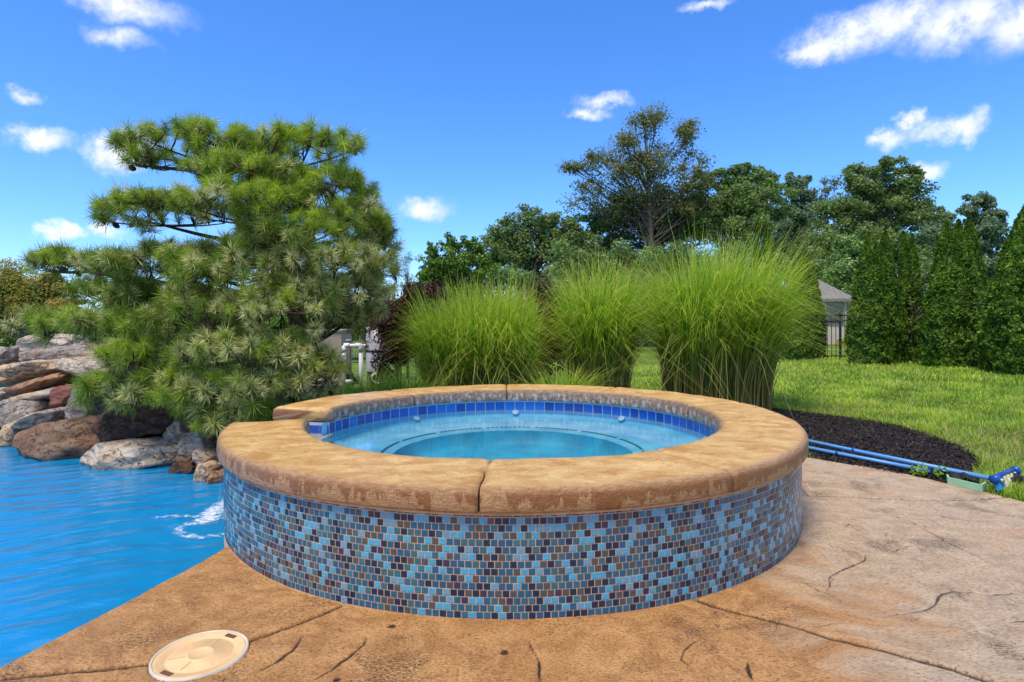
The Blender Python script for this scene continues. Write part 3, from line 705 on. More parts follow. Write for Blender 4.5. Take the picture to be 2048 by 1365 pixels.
tr = t.n('ShaderNodeBsdfTransparent'); df = t.n('ShaderNodeBsdfDiffuse'); df.inputs[0].default_value = (.85, .9, .94, 1)
ff = t.math('MULTIPLY', t.ss(t.math('ADD', fn, t.math('MULTIPLY', t.math('SUBTRACT', t.attr('dens'), .5), .5)), .48, .78), .6)
mx = t.n('ShaderNodeMixShader'); t.put(mx.inputs[0], ff); t.nt.links.new(tr.outputs[0], mx.inputs[1]); t.nt.links.new(df.outputs[0], mx.inputs[2]); t.nt.links.new(mx.outputs[0], out.inputs[0]); M_FOAM = m
b = MB(); pA = [ground(a_, b_, POOLZ) for a_, b_ in ((448, 1072), (400, 1079), (362, 1072), (356, 1062), (372, 1052), (410, 1046), (450, 1040), (400, 1037), (340, 1035), (285, 1042))]
def foam_strip(L, w, dn):
    V = []; ds = []; n_ = 40
    for k in range(n_+1):
        f = k/n_*(len(L)-1); i = min(int(f), len(L)-2); c = L[i].lerp(L[i+1], f-i); d = (L[min(i+2, len(L)-1)]-L[i]).normalized(); nr = Vector((-d.y, d.x, 0))
        for j in range(7): q_ = c+nr*w*(j/3-1)*(1 if dn > .6 else .8); V.append((q_.x, q_.y, POOLZ+.010+.004*math.sin(k*1.3+j))); ds.append(dn*math.sin(math.pi*(j+.5)/7)*min(1, (n_-k)/8+.2))
    b.add(V, [(k*7+j, k*7+7+j, k*7+8+j, k*7+1+j) for k in range(n_) for j in range(6)], dens=np.array(ds))
foam_strip(pA[:7], .055, .72); foam_strip(pA[6:], .04, .66)
foam_strip([spa_pt(a_, RW+.16, 0) for a_ in np.linspace(168, 196, 8)], .11, .95)
tag(b.build('splash_foam', M_FOAM), 'white foam where the spillway falls into the pool', 'foam', kind='stuff')
# earth bank that carries the boulders
b = MB(); V = []; nb_ = len(wl)+2
Lw = [Vector((-9.5, 9.2, 0))]+[Vector((p.x, p.y, 0)) for p in wl]+[Vector((-1.55, 4.35, 0))]
prf = [(.16, -.16), (.24, -.08), (.45, .08), (.8, .2), (1.3, .16), (1.8, -.03)]
for p_ in Lw:
    for o_, z_ in prf: V.append((p_.x+.35*o_, p_.y+o_, z_ + .05*math.sin(p_.x*7+o_*5)))
k = len(prf); b.add(V, [(i*k+j, (i+1)*k+j, (i+1)*k+j+1, i*k+j+1) for i in range(len(Lw)-1) for j in range(k-1)])
tag(b.build('earth_bank', simple('bank_soil', C(54, 46, 38), .95, .3, 14, bump=.8), None, True), kind='structure')
# ------------------------------------------------------------------ boulders round the pool
def rockmat(name, a, b, c, dark, sc=1.0, stain=.5):
    m, t, out = material(name); p = t.pos()
    w = t.vmath('MULTIPLY_ADD', t.noise(p, 3*sc, 4, .6, col=True), (.3, .3, .3), p)
    lay = t.noise(t.scale(w, (1, 1, 3.4)), 4*sc, 7, .68); n2 = t.noise(p, 14*sc, 6, .7); n3 = t.noise(p, 60, 4, .7)
    col = t.mix(t.ss(lay, .32, .62), a, b)
    col = t.mix(t.ss(t.noise(w, 2.4*sc, 5, .6), .50, .68), col, c)
    col = t.mix(t.math('MULTIPLY', t.ss(t.noise(w, 3.3*sc, 6, .7), .54, .68), stain), col, dark)
    col = t.mix(t.math('MULTIPLY', t.ss(n2, .52, .72), .5), col, tuple(x*.5 for x in a[:3])+(1,))
    col = t.mix(t.math('MULTIPLY', t.ss(n3, .62, .75), .3), col, C(206, 202, 196, .8))
    vein = t.ss(t.math('ABSOLUTE', t.math('SUBTRACT', t.noise(t.scale(w, (1, 1, 2.5)), 5*sc, 5, .6), .5)), .016, .0)
    col = t.mix(t.math('MULTIPLY', vein, .7), col, dark)
    zz = t.n('ShaderNodeSeparateXYZ'); t.put(zz.inputs[0], p)
    wetl = t.ss(t.math('ADD', zz.outputs[2], t.math('MULTIPLY', t.math('SUBTRACT', n2, .5), .06)), POOLZ+.05, POOLZ+.01)
    col = t.mix(t.math('MULTIPLY', wetl, .45), col, C(92, 100, 108, .7))
    hgt = t.math('ADD', t.math('MULTIPLY', lay, .9), t.math('ADD', t.math('MULTIPLY', n2, .5), t.math('MULTIPLY', n3, .2)))
    hgt = t.math('SUBTRACT', hgt, t.math('MULTIPLY', vein, .4))
    principled(t, out, col, .78, t.bump(hgt, 1.0, .06), .3); return m
RK = {'white': rockmat('rock_white', C(160, 146, 130, .95), C(218, 204, 184, .95), C(198, 164, 126, .95), C(84, 78, 74, .8), 1.0, .4),
      'grey': rockmat('rock_grey', C(128, 118, 110, .92), C(184, 172, 160, .92), C(164, 142, 116, .92), C(62, 58, 58, .8), 1.2, .5),
      'tan': rockmat('rock_tan', C(182, 144, 106, .95), C(216, 190, 156, .95), C(200, 186, 170, .95), C(96, 66, 46, .8), 1.0, .4),
      'brown': rockmat('rock_brown', C(112, 90, 72, .85), C(156, 128, 106, .85), C(138, 100, 76, .85), C(48, 36, 30, .8), 1.0, .65),
      'rust': rockmat('rock_rust', C(158, 112, 78, .9), C(192, 146, 110, .9), C(150, 122, 102, .9), C(66, 46, 36, .8), 1.2, .5),
      'red': rockmat('rock_red', C(136, 78, 68, .85), C(174, 118, 104, .85), C(160, 100, 90, .85), C(84, 52, 46, .8), 1.6, .4),
      'dark': rockmat('rock_shade_wet', C(58, 48, 42, .85), C(104, 80, 64, .85), C(128, 84, 58, .85), C(28, 25, 24, .8), 1.1, .7)}  # dark tone holds the shade under the pine; one wet stone shares it
bm = bmesh.new(); bmesh.ops.create_icosphere(bm, subdivisions=5, radius=1.0); bm.verts.ensure_lookup_table()
ICO = np.array([v.co[:] for v in bm.verts]); ICOF = np.array([[v.index for v in f.verts] for f in bm.faces]); bm.free()
def boulder(label, box, Y, depth, mat, rot=0.0, yaw=0.0, seed=0, p=3.6, cuts=18, grow=1.24, tall=0.0):
    """box: outline in the photograph; Y: distance; depth: thickness away from the camera"""
    x0, y0, x1, y1 = box; c = at((x0+x1)/2, (y0+y1)/2, Y); hw = (x1-x0)/2/FPX*Y*grow; hh = (y1-y0)/2/FPX*Y*grow
    r_ = np.random.default_rng(seed+100)
    ca, sa = abs(math.cos(math.radians(rot))), abs(math.sin(math.radians(rot)))
    if rot:                                            # outline of the unrotated stone
        det = ca*ca-sa*sa; w2, h2 = (hw*ca-hh*sa)/det, (hh*ca-hw*sa)/det; hw, hh = max(w2, hw*.6), max(h2, hh*.38)
    d = ICO; r = (np.abs(d)**p).sum(1)**(-1/p); V = d*r[:, None]
    for k in range(cuts):
        n = unit(r_.normal(size=3)*[1, 1, .8]); o = (np.abs(n)).sum()**.5*r_.uniform(.62, .84)
        ex = np.maximum(V@n-o, 0); V = V-ex[:, None]*n
    V = V*[hw, depth/2, hh]; s_ = min(hw, depth/2, hh)*2
    off = r_.uniform(0, 50, 3)
    nr = unit(V/np.array([hw, depth/2, hh])**2)
    disp = fbm(V/s_*1.3+off, 2, seed)*.05*s_-np.abs(fbm(V/s_*[1.3, 1.3, 4.2]+off, 3, seed+7))*.08*s_+fbm(V/s_*7+off, 3, seed+3)*.022*s_
    V = V+nr*disp[:, None]
    Mr = np.array(Matrix.Rotation(math.radians(yaw), 3, 'Z') @ Matrix.Rotation(math.radians(-rot), 3, 'Y'))
    o = link('boulder', mesh_np('boulder', V@Mr.T, ICOF, None, True), RK[mat], None, c)
    tag(o, label, 'boulder', 'boulders stacked along the pool edge'); return o
BL = [('weathered grey boulder cut off by the left edge of the picture', (-26, 700, 33, 758), 7.9, .8, 'grey', 0, 10),
      ('small light grey boulder beside the white boulder under the pine', (27, 684, 80, 718), 8.0, .5, 'grey', 8, 0),
      ('large white boulder on top of the rock pile under the pine branch', (68, 666, 176, 712), 8.05, .7, 'white', 4, 0),
      ('small pinkish boulder half hidden by pine needles on the pile top', (176, 684, 220, 708), 8.0, .45, 'brown', 0, 0),
      ('white wedge shaped stone showing through the pine at the pile top', (222, 682, 268, 708), 7.7, .4, 'white', 18, 0),
      ('long tan slab with white front edge below the top boulders', (18, 708, 184, 762), 7.35, 1.0, 'tan', 9, -4),
      ('rounded pinkish grey boulder with a broken end by the pine', (140, 716, 226, 756), 6.95, .6, 'white', -8, 10),
      ('rust brown slab lying tilted in the middle of the rocks', (33, 742, 148, 790), 6.85, .6, 'rust', 17, -6),
      ('flat beige slab at the left picture edge below the grey boulder', (-20, 746, 52, 778), 7.5, .7, 'tan', 16, 0),
      ('rounded grey beige boulder low at the left picture edge', (-22, 772, 42, 812), 7.15, .8, 'white', 10, 0),
      ('long whitish slab running under the rust brown slab', (8, 766, 160, 824), 6.5, .8, 'white', 15, -6),
      ('brick red block behind the upright grey stone', (108, 770, 158, 820), 6.15, .5, 'red', -6, 12),
      ('upright grey stone leaning on the big brown boulder', (145, 766, 212, 848), 5.72, .42, 'grey', -7, 8),
      ('speckled grey boulder left of the big brown boulder', (28, 800, 104, 872), 6.3, .7, 'grey', 10, -12),
      ('creamy white slab with a curled edge on the brown boulder', (46, 812, 148, 862), 5.98, .7, 'white', 14, -8),
      ('big brown boulder standing in the pool water', (58, 836, 226, 926), 5.55, .75, 'brown', 2, -6),
      ('dark overhanging stone in the shade under the pine', (222, 800, 366, 884), 5.45, .7, 'dark', -3, 4),
      ('low whitish boulder sloping into the pool in front', (190, 880, 378, 944), 5.12, .55, 'white', 2, 5),
      ('small round grey stone right of the dark overhanging stone', (342, 842, 394, 886), 5.3, .35, 'grey', 0, 0),
      ('grey stone next to the coping at the water edge', (368, 856, 440, 912), 5.05, .45, 'grey', -6, 0),
      ('small dark wet stone at the waterline near the spa', (352, 916, 400, 960), 4.85, .35, 'dark', 0, 0),
      ('tan layered stone tucked between the pool and the spa wall', (392, 920, 446, 972), 4.68, .4, 'tan', -18, 10),
      ('small grey striped stone above the tan layered stone', (396, 896, 452, 930), 4.85, .4, 'grey', -10, 0),
      ('small rusty stone at the foot of the spillway', (424, 942, 458, 982), 4.55, .3, 'rust', -12, 0),
      ('flat brown stone under the grey stone next to the coping', (360, 896, 412, 922), 4.95, .35, 'brown', 4, 0),
      ('grey rock at the water under the left picture edge', (-24, 806, 40, 870), 6.9, .7, 'grey', -6, -10),
      ('beige footing stone below the speckled grey boulder at the waterline', (30, 850, 76, 905), 6.0, .5, 'tan', 0, -12),
      ('dark shaded stone behind the notch of the spa coping', (404, 832, 478, 900), 5.2, .5, 'dark', -10, 0),
      ('flat grey stone bedded behind the tan slab at the pile top', (70, 692, 200, 726), 7.8, .6, 'grey', 3, 0),
      ('brown shelf stone between the dark and the whitish boulders', (232, 872, 360, 902), 5.4, .6, 'brown', 0, 0)]
for i, (lab, box, Y, dep, mt, rot, yaw) in enumerate(BL): boulder(lab, box, Y, dep, mt, rot, yaw, i*13+3)

# ------------------------------------------------------------------ leaves
def cards(P, N, size, rng, aspect=.5, tone=None, fold=.25, spread=.6, along=None):
    """one small folded leaf (two triangles) per point"""
    n = len(P); nr = unit(N+rng.normal(0, spread, (n, 3)))
    tdir = rng.normal(size=(n, 3)) if along is None else along+rng.normal(0, .45, (n, 3))
    tdir = unit(tdir-nr*(tdir*nr).sum(1, keepdims=True)); bi = np.cross(nr, tdir)
    L = (size*rng.uniform(.6, 1.35, n))[:, None]; Wd = L*aspect*.5
    a = P-tdir*L*.5; c = P+tdir*L*.5; m_ = P+nr*Wd*fold
    V = np.stack([a, m_-bi*Wd-nr*Wd*fold*2, c, m_+bi*Wd-nr*Wd*fold*2], 1).reshape(-1, 3)
    i = np.arange(n)*4; F = np.stack([i, i+1, i+2, i+3], 1)
    tn = rng.uniform(0, 1, n) if tone is None else tone
    return V, F, np.repeat(np.clip(tn, 0, 1), 4)

# ------------------------------------------------------------------ grass fountains (blades)
def blades(n, base, br, H, lean, rng, w=.008, droop=.5, wind=(0, 0), seg=6, hvar=.22, stiff=1.0, ell=1.0):
    a = rng.uniform(0, 2*np.pi, n); r = br*np.sqrt(rng.uniform(0, 1, n))
    root = np.stack([base[0]+r*np.cos(a)*ell, base[1]+r*np.sin(a), np.full(n, base[2])], -1)
    a2 = a+rng.normal(0, .8, n); rad = np.stack([np.cos(a2), np.sin(a2)], -1)
    L = H*(1-hvar*rng.uniform(0, 1, n)**1.5*1.6)*(1.0+.12*rng.normal(0, .6, n)); L = np.clip(L, H*.35, H*1.3)
    ln = (lean*(.25+.75*r/br)*rng.uniform(.35, 1.3, n))[:, None]*rad+np.array(wind)*rng.uniform(.5, 1.2, (n, 1))
    dr = droop*rng.uniform(.2, 1.35, n)**1.6
    t = np.linspace(0, 1, seg+1); V = []
    sd = np.stack([-rad[:, 1], rad[:, 0], np.zeros(n)], -1)*np.where(rng.random(n) < .5, 1, .45)[:, None]+np.stack([rad[:, 0], rad[:, 1], np.zeros(n)], -1)*rng.normal(0, .6, (n, 1)); sd = unit(sd)
    for k, tt in enumerate(t):
        out = L[:, None]*(ln*(.10*tt+1.0*tt**2.1*stiff)+rad*(dr*tt**3.2*.55)[:, None])
        z = L*(tt-.10*tt**2-dr*.62*tt**4.2)
        c = root+np.concatenate([out, z[:, None]], 1)
        ww = w*(1-tt**2.2)*.5+.0006
        V.append(np.stack([c-sd*ww, c+sd*ww], 1))
    V = np.stack(V, 1).reshape(-1, 3)                  # n,(seg+1),2
    i = np.arange(n)[:, None]*(seg+1)*2+np.arange(seg)[None, :]*2
    F = np.stack([i, i+1, i+3, i+2], -1).reshape(-1, 4)
    hgt = np.broadcast_to(np.repeat(t, 2)[None], (n, (seg+1)*2)).ravel()
    tn = np.repeat(rng.uniform(0, 1, n), (seg+1)*2)
    return V, F, hgt, tn
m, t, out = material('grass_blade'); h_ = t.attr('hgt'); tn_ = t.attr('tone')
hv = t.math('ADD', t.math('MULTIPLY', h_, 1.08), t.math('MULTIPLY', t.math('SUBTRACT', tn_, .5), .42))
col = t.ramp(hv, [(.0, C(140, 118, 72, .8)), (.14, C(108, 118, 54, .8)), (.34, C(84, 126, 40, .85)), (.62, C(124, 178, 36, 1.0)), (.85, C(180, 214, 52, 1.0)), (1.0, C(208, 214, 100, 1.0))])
br_ = t.math('FRACT', t.math('MULTIPLY', tn_, 37.7))
col = t.mix(1.0, col, t.ramp(br_, [(0, (.5, .55, .5, 1)), (.5, (.9, .95, .8, 1)), (1, (1.3, 1.25, 1.1, 1))]), 'MULTIPLY')
col = t.mix(t.math('MULTIPLY', t.ss(tn_, .9, .97), .7), col, C(196, 170, 110, .8))
b_ = t.n('ShaderNodeBsdfPrincipled'); t.put(b_.inputs['Base Color'], col); b_.inputs['Roughness'].default_value = .42; b_.inputs['Specular IOR Level'].default_value = .35
tr = t.n('ShaderNodeBsdfTranslucent'); t.put(tr.inputs[0], col); mx = t.n('ShaderNodeMixShader'); mx.inputs[0].default_value = .5
t.nt.links.new(b_.outputs[0], mx.inputs[1]); t.nt.links.new(tr.outputs[0], mx.inputs[2]); t.nt.links.new(mx.outputs[0], out.inputs[0]); M_BLADE = m
M_DRY = leafmat('dry_stem', C(120, 108, 58, .85), C(186, 166, 108, .9), None, .2)
M_ARCH = leafmat('arching_blade', C(126, 150, 52, .85), C(196, 200, 104, .9), None, .4)
def grass_clump(label, clumps, seed, nb=3600, dry=500, arch=260, group='tall ornamental grass clumps behind the spa', cat='ornamental grass', w=.0085):
    rng = np.random.default_rng(seed); c0 = clumps[0]
    root = empty('ornamental_grass', (c0[0], c0[1], -.02)); tag(root, label, cat, group)
    B = [], [], [], []; n = 0; D = [], [], []; nd = 0; A = [], [], []; nna = 0
    for (x, y, br, H, lean, wind, fr) in clumps:
        V, F, h, tn = blades(int(nb*fr), (x, y, -.03), br, H, lean, rng, w, .42, wind, 7, .26)
        B[0].append(V); B[1].append(F+n); B[2].append(h); B[3].append(tn); n += len(V)
        V, F, h, tn = blades(int(dry*1.5*fr), (x, y, -.03), br*1.06, H*.52, lean*.6, rng, .007, .25, wind)
        D[0].append(V); D[1].append(F+nd); D[2].append(tn); nd += len(V)
        V, F, h, tn = blades(int(arch*fr), (x, y, -.03), br*1.02, H*.86, lean*.9, rng, .007, 1.1, (wind[0]*.5, wind[1]*.5), 9)
        A[0].append(V); A[1].append(F+nna); A[2].append(tn); nna += len(V)
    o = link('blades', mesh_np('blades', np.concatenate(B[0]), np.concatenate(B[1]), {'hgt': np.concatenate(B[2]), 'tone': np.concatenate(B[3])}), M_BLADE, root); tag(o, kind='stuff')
    o = link('dry_stems', mesh_np('dry_stems', np.concatenate(D[0]), np.concatenate(D[1]), {'tone': np.concatenate(D[2])}), M_DRY, root); tag(o, kind='stuff')
    o = link('arching_blades', mesh_np('arching_blades', np.concatenate(A[0]), np.concatenate(A[1]), {'tone': np.concatenate(A[2])}), M_ARCH, root); tag(o, kind='stuff')
    return root
def gp(px, Y): q_ = at(px, 640, Y); return q_.x, q_.y
x1_, y1_ = gp(960, 6.95); x2_, y2_ = gp(1185, 7.15); x3_, y3_ = gp(1428, 7.35)
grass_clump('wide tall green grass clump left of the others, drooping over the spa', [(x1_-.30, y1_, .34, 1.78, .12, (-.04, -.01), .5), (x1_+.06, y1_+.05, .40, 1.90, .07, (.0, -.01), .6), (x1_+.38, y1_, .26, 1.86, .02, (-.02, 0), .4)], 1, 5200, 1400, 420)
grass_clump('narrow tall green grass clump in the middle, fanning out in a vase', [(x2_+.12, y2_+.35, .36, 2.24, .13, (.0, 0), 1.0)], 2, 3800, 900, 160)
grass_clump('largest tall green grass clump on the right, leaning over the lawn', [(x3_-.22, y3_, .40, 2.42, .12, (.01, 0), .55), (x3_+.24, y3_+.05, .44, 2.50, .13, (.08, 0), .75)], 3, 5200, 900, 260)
# low grass tufts at the foot of the spa
for i, (px, Y, H, lab) in enumerate([(815, 6.35, .42, 'low green grass tuft at the foot of the left tall clump'), (690, 6.35, .30, 'low dark grass tuft in front of the white pipes'), (1120, 6.5, .42, 'low green grass tuft between the left and middle tall clumps'), (742, 6.6, .34, 'low grass tuft beside the hose coil')]):
    x, y = gp(px, Y); grass_clump(lab, [(x, y, .2, H+.42 if i != 1 else H+.3, .55, (0, 0), 1.0)], 20+i, 420, 30, 60, 'low grass tufts behind the coping', 'grass tuft')
# ------------------------------------------------------------------ dragon's-eye pine
rng = np.random.default_rng(77)
m, t, out = material('pine_needle'); tt_ = t.attr('t'); tn_ = t.attr('tone')
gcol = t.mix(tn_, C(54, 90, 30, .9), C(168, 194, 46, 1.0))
ban = t.math('MULTIPLY', t.ss(tt_, .12, .34), t.ss(tt_, 1.0, .66))
ycol = t.mix(t.math('MULTIPLY', ban, t.attr('band')), gcol, C(226, 220, 150, .95))
b_ = t.n('ShaderNodeBsdfPrincipled'); t.put(b_.inputs['Base Color'], ycol); b_.inputs['Roughness'].default_value = .4; b_.inputs['Specular IOR Level'].default_value = .35
tr = t.n('ShaderNodeBsdfTranslucent'); t.put(tr.inputs[0], ycol); mx = t.n('ShaderNodeMixShader'); mx.inputs[0].default_value = .3
t.nt.links.new(b_.outputs[0], mx.inputs[1]); t.nt.links.new(tr.outputs[0], mx.inputs[2]); t.nt.links.new(mx.outputs[0], out.inputs[0]); M_NEED = m
M_BARK = simple('pine_bark', C(74, 56, 44, .8), .85, .25, 12, bump=.6)
M_CONE = simple('pine_cone', C(70, 56, 40, .8), .8, .3, 40, bump=.5)
M_DEADN = leafmat('dead_needles', C(150, 96, 62, .8), C(196, 140, 96, .8), None, .2)
def tuft_arrays(n, seed, band, tone, L=.135, spread=1.0):
    r_ = np.random.default_rng(seed); s = r_.uniform(-.05, .05, n)                    # along the shoot (z)
    th = np.arccos(np.clip(1-r_.uniform(0, 1, n)**1.15*(1.0+.55*spread), -1, 1)); ph = r_.uniform(0, 2*np.pi, n)
    d = np.stack([np.sin(th)*np.cos(ph), np.sin(th)*np.sin(ph), np.cos(th)], -1)
    p0 = np.stack([d[:, 0]*.006, d[:, 1]*.006, s], -1); Ln = (L*r_.uniform(.75, 1.15, n))[:, None]
    sd = unit(np.cross(d, r_.normal(size=(n, 3)))); w = .0017
    bend = np.array([0, 0, -1.0])*Ln*r_.uniform(.0, .10, (n, 1)); pm = p0+d*Ln*.55+bend*.25; p1 = p0+d*Ln+bend
    V = np.stack([p0-sd*w, p0+sd*w, pm+sd*w, pm-sd*w, p1], 1).reshape(-1, 3); i = np.arange(n)*5
    return V, np.stack([i, i+1, i+2, i+3], 1), np.stack([i+3, i+2, i+4], 1), np.tile([0, 0, .55, .55, 1.0], n), np.full(5*n, band), np.full(5*n, tone)
TUFT = []
for k in range(9):
    band = [.05, .35, .8][k % 3]; tone = [.15, .5, .95][(k//3) % 3] if k % 3 else [.35, .7, 1.0][k//3]
    TUFT.append(tuft_arrays(140, 300+k, band, tone, .104))
# layers of foliage: outline in the photograph, distance, depth
PADS = [(400, 300, 150, 36, 5.85, .55), (600, 310, 145, 40, 5.9, .6), (500, 355, 120, 34, 5.6, .5), (300, 322, 48, 18, 5.75, .25), (330, 430, 135, 36, 5.6, .55), (500, 420, 140, 46, 5.4, .55), (650, 400, 110, 52, 5.8, .6),
        (710, 450, 78, 44, 5.8, .5), (590, 470, 110, 40, 5.35, .45), (180, 530, 115, 24, 5.75, .35), (330, 540, 140, 46, 5.55, .55), (480, 560, 130, 44, 5.2, .5), (660, 540, 132, 48, 5.45, .55), (740, 500, 58, 44, 5.85, .4), (560, 630, 120, 46, 5.2, .5),
        (700, 600, 92, 46, 5.5, .5), (150, 652, 100, 22, 5.6, .35), (280, 650, 140, 36, 5.45, .5), (420, 640, 130, 46, 5.25, .5), (240, 590, 90, 34, 5.7, .4), (330, 720, 120, 42, 5.25, .5), (480, 710, 120, 50, 5.05, .45), (600, 715, 76, 44, 5.2, .4), (240, 780, 76, 34, 5.2, .35),
        (360, 785, 110, 42, 5.1, .45), (500, 785, 120, 46, 5.0, .42), (600, 775, 60, 32, 5.1, .3), (690, 630, 80, 30, 5.6, .4), (560, 400, 90, 40, 5.6, .45), (540, 510, 110, 40, 5.5, .45), (420, 530, 90, 36, 5.5, .45), (620, 590, 90, 40, 5.4, .45), (330, 600, 110, 36, 5.5, .45), (110, 640, 50, 14, 5.7, .25), (770, 470, 30, 40, 5.85, .3), (120, 520, 50, 12, 5.8, .2), (650, 745, 44, 34, 5.25, .28), (560, 700, 60, 40, 5.1, .35), (760, 560, 40, 40, 5.75, .35), (440, 828, 90, 26, 4.98, .3), (470, 845, 50, 14, 4.93, .2), (545, 822, 50, 18, 5.0, .2)]
base = at(590, 790, 6.1); base.z = .1
trunk_pts = [base, at(600, 700, 6.05), at(585, 600, 6.0), at(548, 500, 5.95), at(530, 420, 5.9), at(515, 340, 5.85), at(505, 290, 5.85)]
tr_b = MB(); tr_b.tube(trunk_pts, [.085, .075, .065, .055, .042, .028, .012], 10)
pine = empty('pine_tree', base); tag(pine, 'spreading green and yellow pine with long needle tufts above the boulders', 'pine tree')
limb = MB(); tufts = []; conepos = []
def catmull(a, b, c, n):
    return [a*(1-t_)**2+b*2*t_*(1-t_)+c*t_**2 for t_ in np.linspace(0, 1, n)]
for (px, py, hw, hh, Y, dep) in PADS:
    c = at(px, py, Y); rx = hw/FPX*Y; rz = hh/FPX*Y
    # limb from the trunk to the pad, then ribs inside it
    dz = [(abs(tp.z-(c.z-.25)), i) for i, tp in enumerate(trunk_pts)]; st = trunk_pts[min(dz)[1]]
    mid = st.lerp(c, .5)+Vector((0, 0, -.08)); lp = catmull(st, mid, c+Vector((0, 0, -rz*.6)), 8)
    limb.tube(lp, list(np.linspace(.032, .013, 8)), 6)
    out_dir = Vector((c.x-st.x, (c.y-st.y), 0)); ribs = []
    nr_ = 6
    for k in range(nr_):
        a = 2*math.pi*k/nr_+rng.uniform(-.3, .3); e = c+Vector((math.cos(a)*rx*.85, math.sin(a)*dep*.85, rng.uniform(-.5, .2)*rz))
        rp = catmull(Vector(lp[-1]), Vector(lp[-1]).lerp(e, .5)+Vector((0, 0, -.03)), e, 5); limb.tube(rp, list(np.linspace(.012, .005, 5)), 5); ribs += rp
    ribs = [Vector(r) for r in ribs]+[Vector(r) for r in lp[4:]]
    area = (rx*rz+rx*dep+dep*rz); n = int(max(16, area*150))
    for k in range(n):
        d = rng.normal(size=3); d /= np.linalg.norm(d)
        d[1] = -abs(d[1]) if rng.random() < .72 else d[1]; d[2] = abs(d[2]) if rng.random() < .62 else d[2]
        rr = rng.uniform(.72, 1.06) if rng.random() < .85 else rng.uniform(.3, .7)
        pos = c+Vector((d[0]*rx*rr, d[1]*dep*rr, d[2]*rz*rr))
        ax = Vector((d[0]*.9, d[1]*.7-.15, max(d[2], -.2)*.8+.62)).normalized()
        nearest = min(ribs, key=lambda q_: (q_-pos).length); tw = pos-nearest
        limb.tube([nearest, nearest.lerp(pos, .55)+Vector((0, 0, -.02)), pos], [.0055, .0045, .0035], 4, False)
        low = (py > 480)*1.0; rightness = min(max((pos.x+2.9)/1.6, 0), 1)
        bandp = .12+.55*rightness*low+.10*low; u_ = rng.random()
        bi = 2 if u_ < bandp*.55 else (1 if u_ < bandp*1.2 else 0)
        tone_i = int(np.clip(rng.normal(1.25-.45*low+.9*(d[2]-.3), .8), 0, 2.99))  # sunlit pad tops and shaded undersides painted in as tuft tone
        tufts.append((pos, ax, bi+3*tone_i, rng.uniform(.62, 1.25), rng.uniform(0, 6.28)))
    for k in range(2 if py < 620 else 1):
        tf_ = tufts[-1-int(rng.integers(n))]; conepos.append(tf_[0]-tf_[1]*.05+Vector((0, -.03, -.02)))
for (px, py) in [(120, 528), (150, 535), (292, 350), (300, 375), (318, 380), (265, 345), (330, 395), (285, 385), (432, 360), (448, 352), (520, 365), (560, 352), (708, 345), (745, 330), (240, 455), (255, 462), (770, 490), (790, 490), (415, 340), (395, 345), (640, 335), (600, 300), (415, 275), (660, 280), (690, 330), (725, 325)]: q0_ = at(px, py, 5.6); tf_ = min(tufts, key=lambda a: (a[0].x/a[0].y-q0_.x/5.6)**2+((a[0].z-CAMZ)/a[0].y-(q0_.z-CAMZ)/5.6)**2); conepos.append(tf_[0]-tf_[1]*.06+Vector((0, -.03, -.02)))
trk = tr_b.build('trunk', M_BARK, pine, True); limb.build('branches', M_BARK, trk, True)
order = sorted(range(len(tufts)), key=lambda i: tufts[i][0].y+.25*abs(tufts[i][0].z-1.2)); pick = set(order[:300])
tme = []
for (V, Fq, Ft, tt_, bd, tn_) in TUFT:
    me = mesh_np('needle_tuft', V, [Fq, Ft], {'t': tt_, 'band': bd, 'tone': tn_}); me.materials.append(M_NEED); tme.append(me)
aV, aQ, aT, a1_, a2_, a3_ = [], [], [], [], [], []; n = 0
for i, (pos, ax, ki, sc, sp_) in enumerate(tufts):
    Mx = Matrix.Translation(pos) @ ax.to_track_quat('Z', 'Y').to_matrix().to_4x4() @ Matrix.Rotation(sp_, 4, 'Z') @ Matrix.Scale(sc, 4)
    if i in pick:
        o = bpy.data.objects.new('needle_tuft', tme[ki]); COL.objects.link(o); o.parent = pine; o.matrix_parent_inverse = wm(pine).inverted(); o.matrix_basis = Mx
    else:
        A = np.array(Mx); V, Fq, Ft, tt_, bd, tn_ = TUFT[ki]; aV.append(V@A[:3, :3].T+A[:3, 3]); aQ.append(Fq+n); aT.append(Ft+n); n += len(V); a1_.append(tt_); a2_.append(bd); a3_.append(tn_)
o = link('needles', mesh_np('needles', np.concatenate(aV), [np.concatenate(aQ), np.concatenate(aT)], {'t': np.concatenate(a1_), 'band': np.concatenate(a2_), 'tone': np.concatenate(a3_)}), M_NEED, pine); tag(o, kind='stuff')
print('tufts', len(tufts), 'cones', len(conepos))
cb_ = MB(); prof = []
for k in range(13): f = k/12; prof.append((.0245*math.sin(math.pi*min(1, f*.93+.07))**.7*(1.0 if k % 2 else .80)+.001, (f-.5)*.066))
cb_.lathe(prof, (0, 0, 0), 9); cme = cb_.mesh('pine_cone', False); cme.materials.append(M_CONE)
for c in conepos:
    o = bpy.data.objects.new('pine_cone', cme); COL.objects.link(o); o.parent = pine; o.matrix_parent_inverse = wm(pine).inverted(); o.location = c; o.rotation_euler = (rng.normal(math.pi, .7), rng.normal(0, .6), rng.uniform(0, 6)); o.scale = [rng.uniform(.8, 1.15)]*3
dv, dq, dt, d1, d2, d3 = tuft_arrays(70, 900, 0, .5, .15, .2)
dme = mesh_np('dead_needle_tuft', dv*[.55, .55, 1], [dq, dt], {'tone': np.random.default_rng(3).uniform(0, 1, len(dv))}); dme.materials.append(M_DEADN)
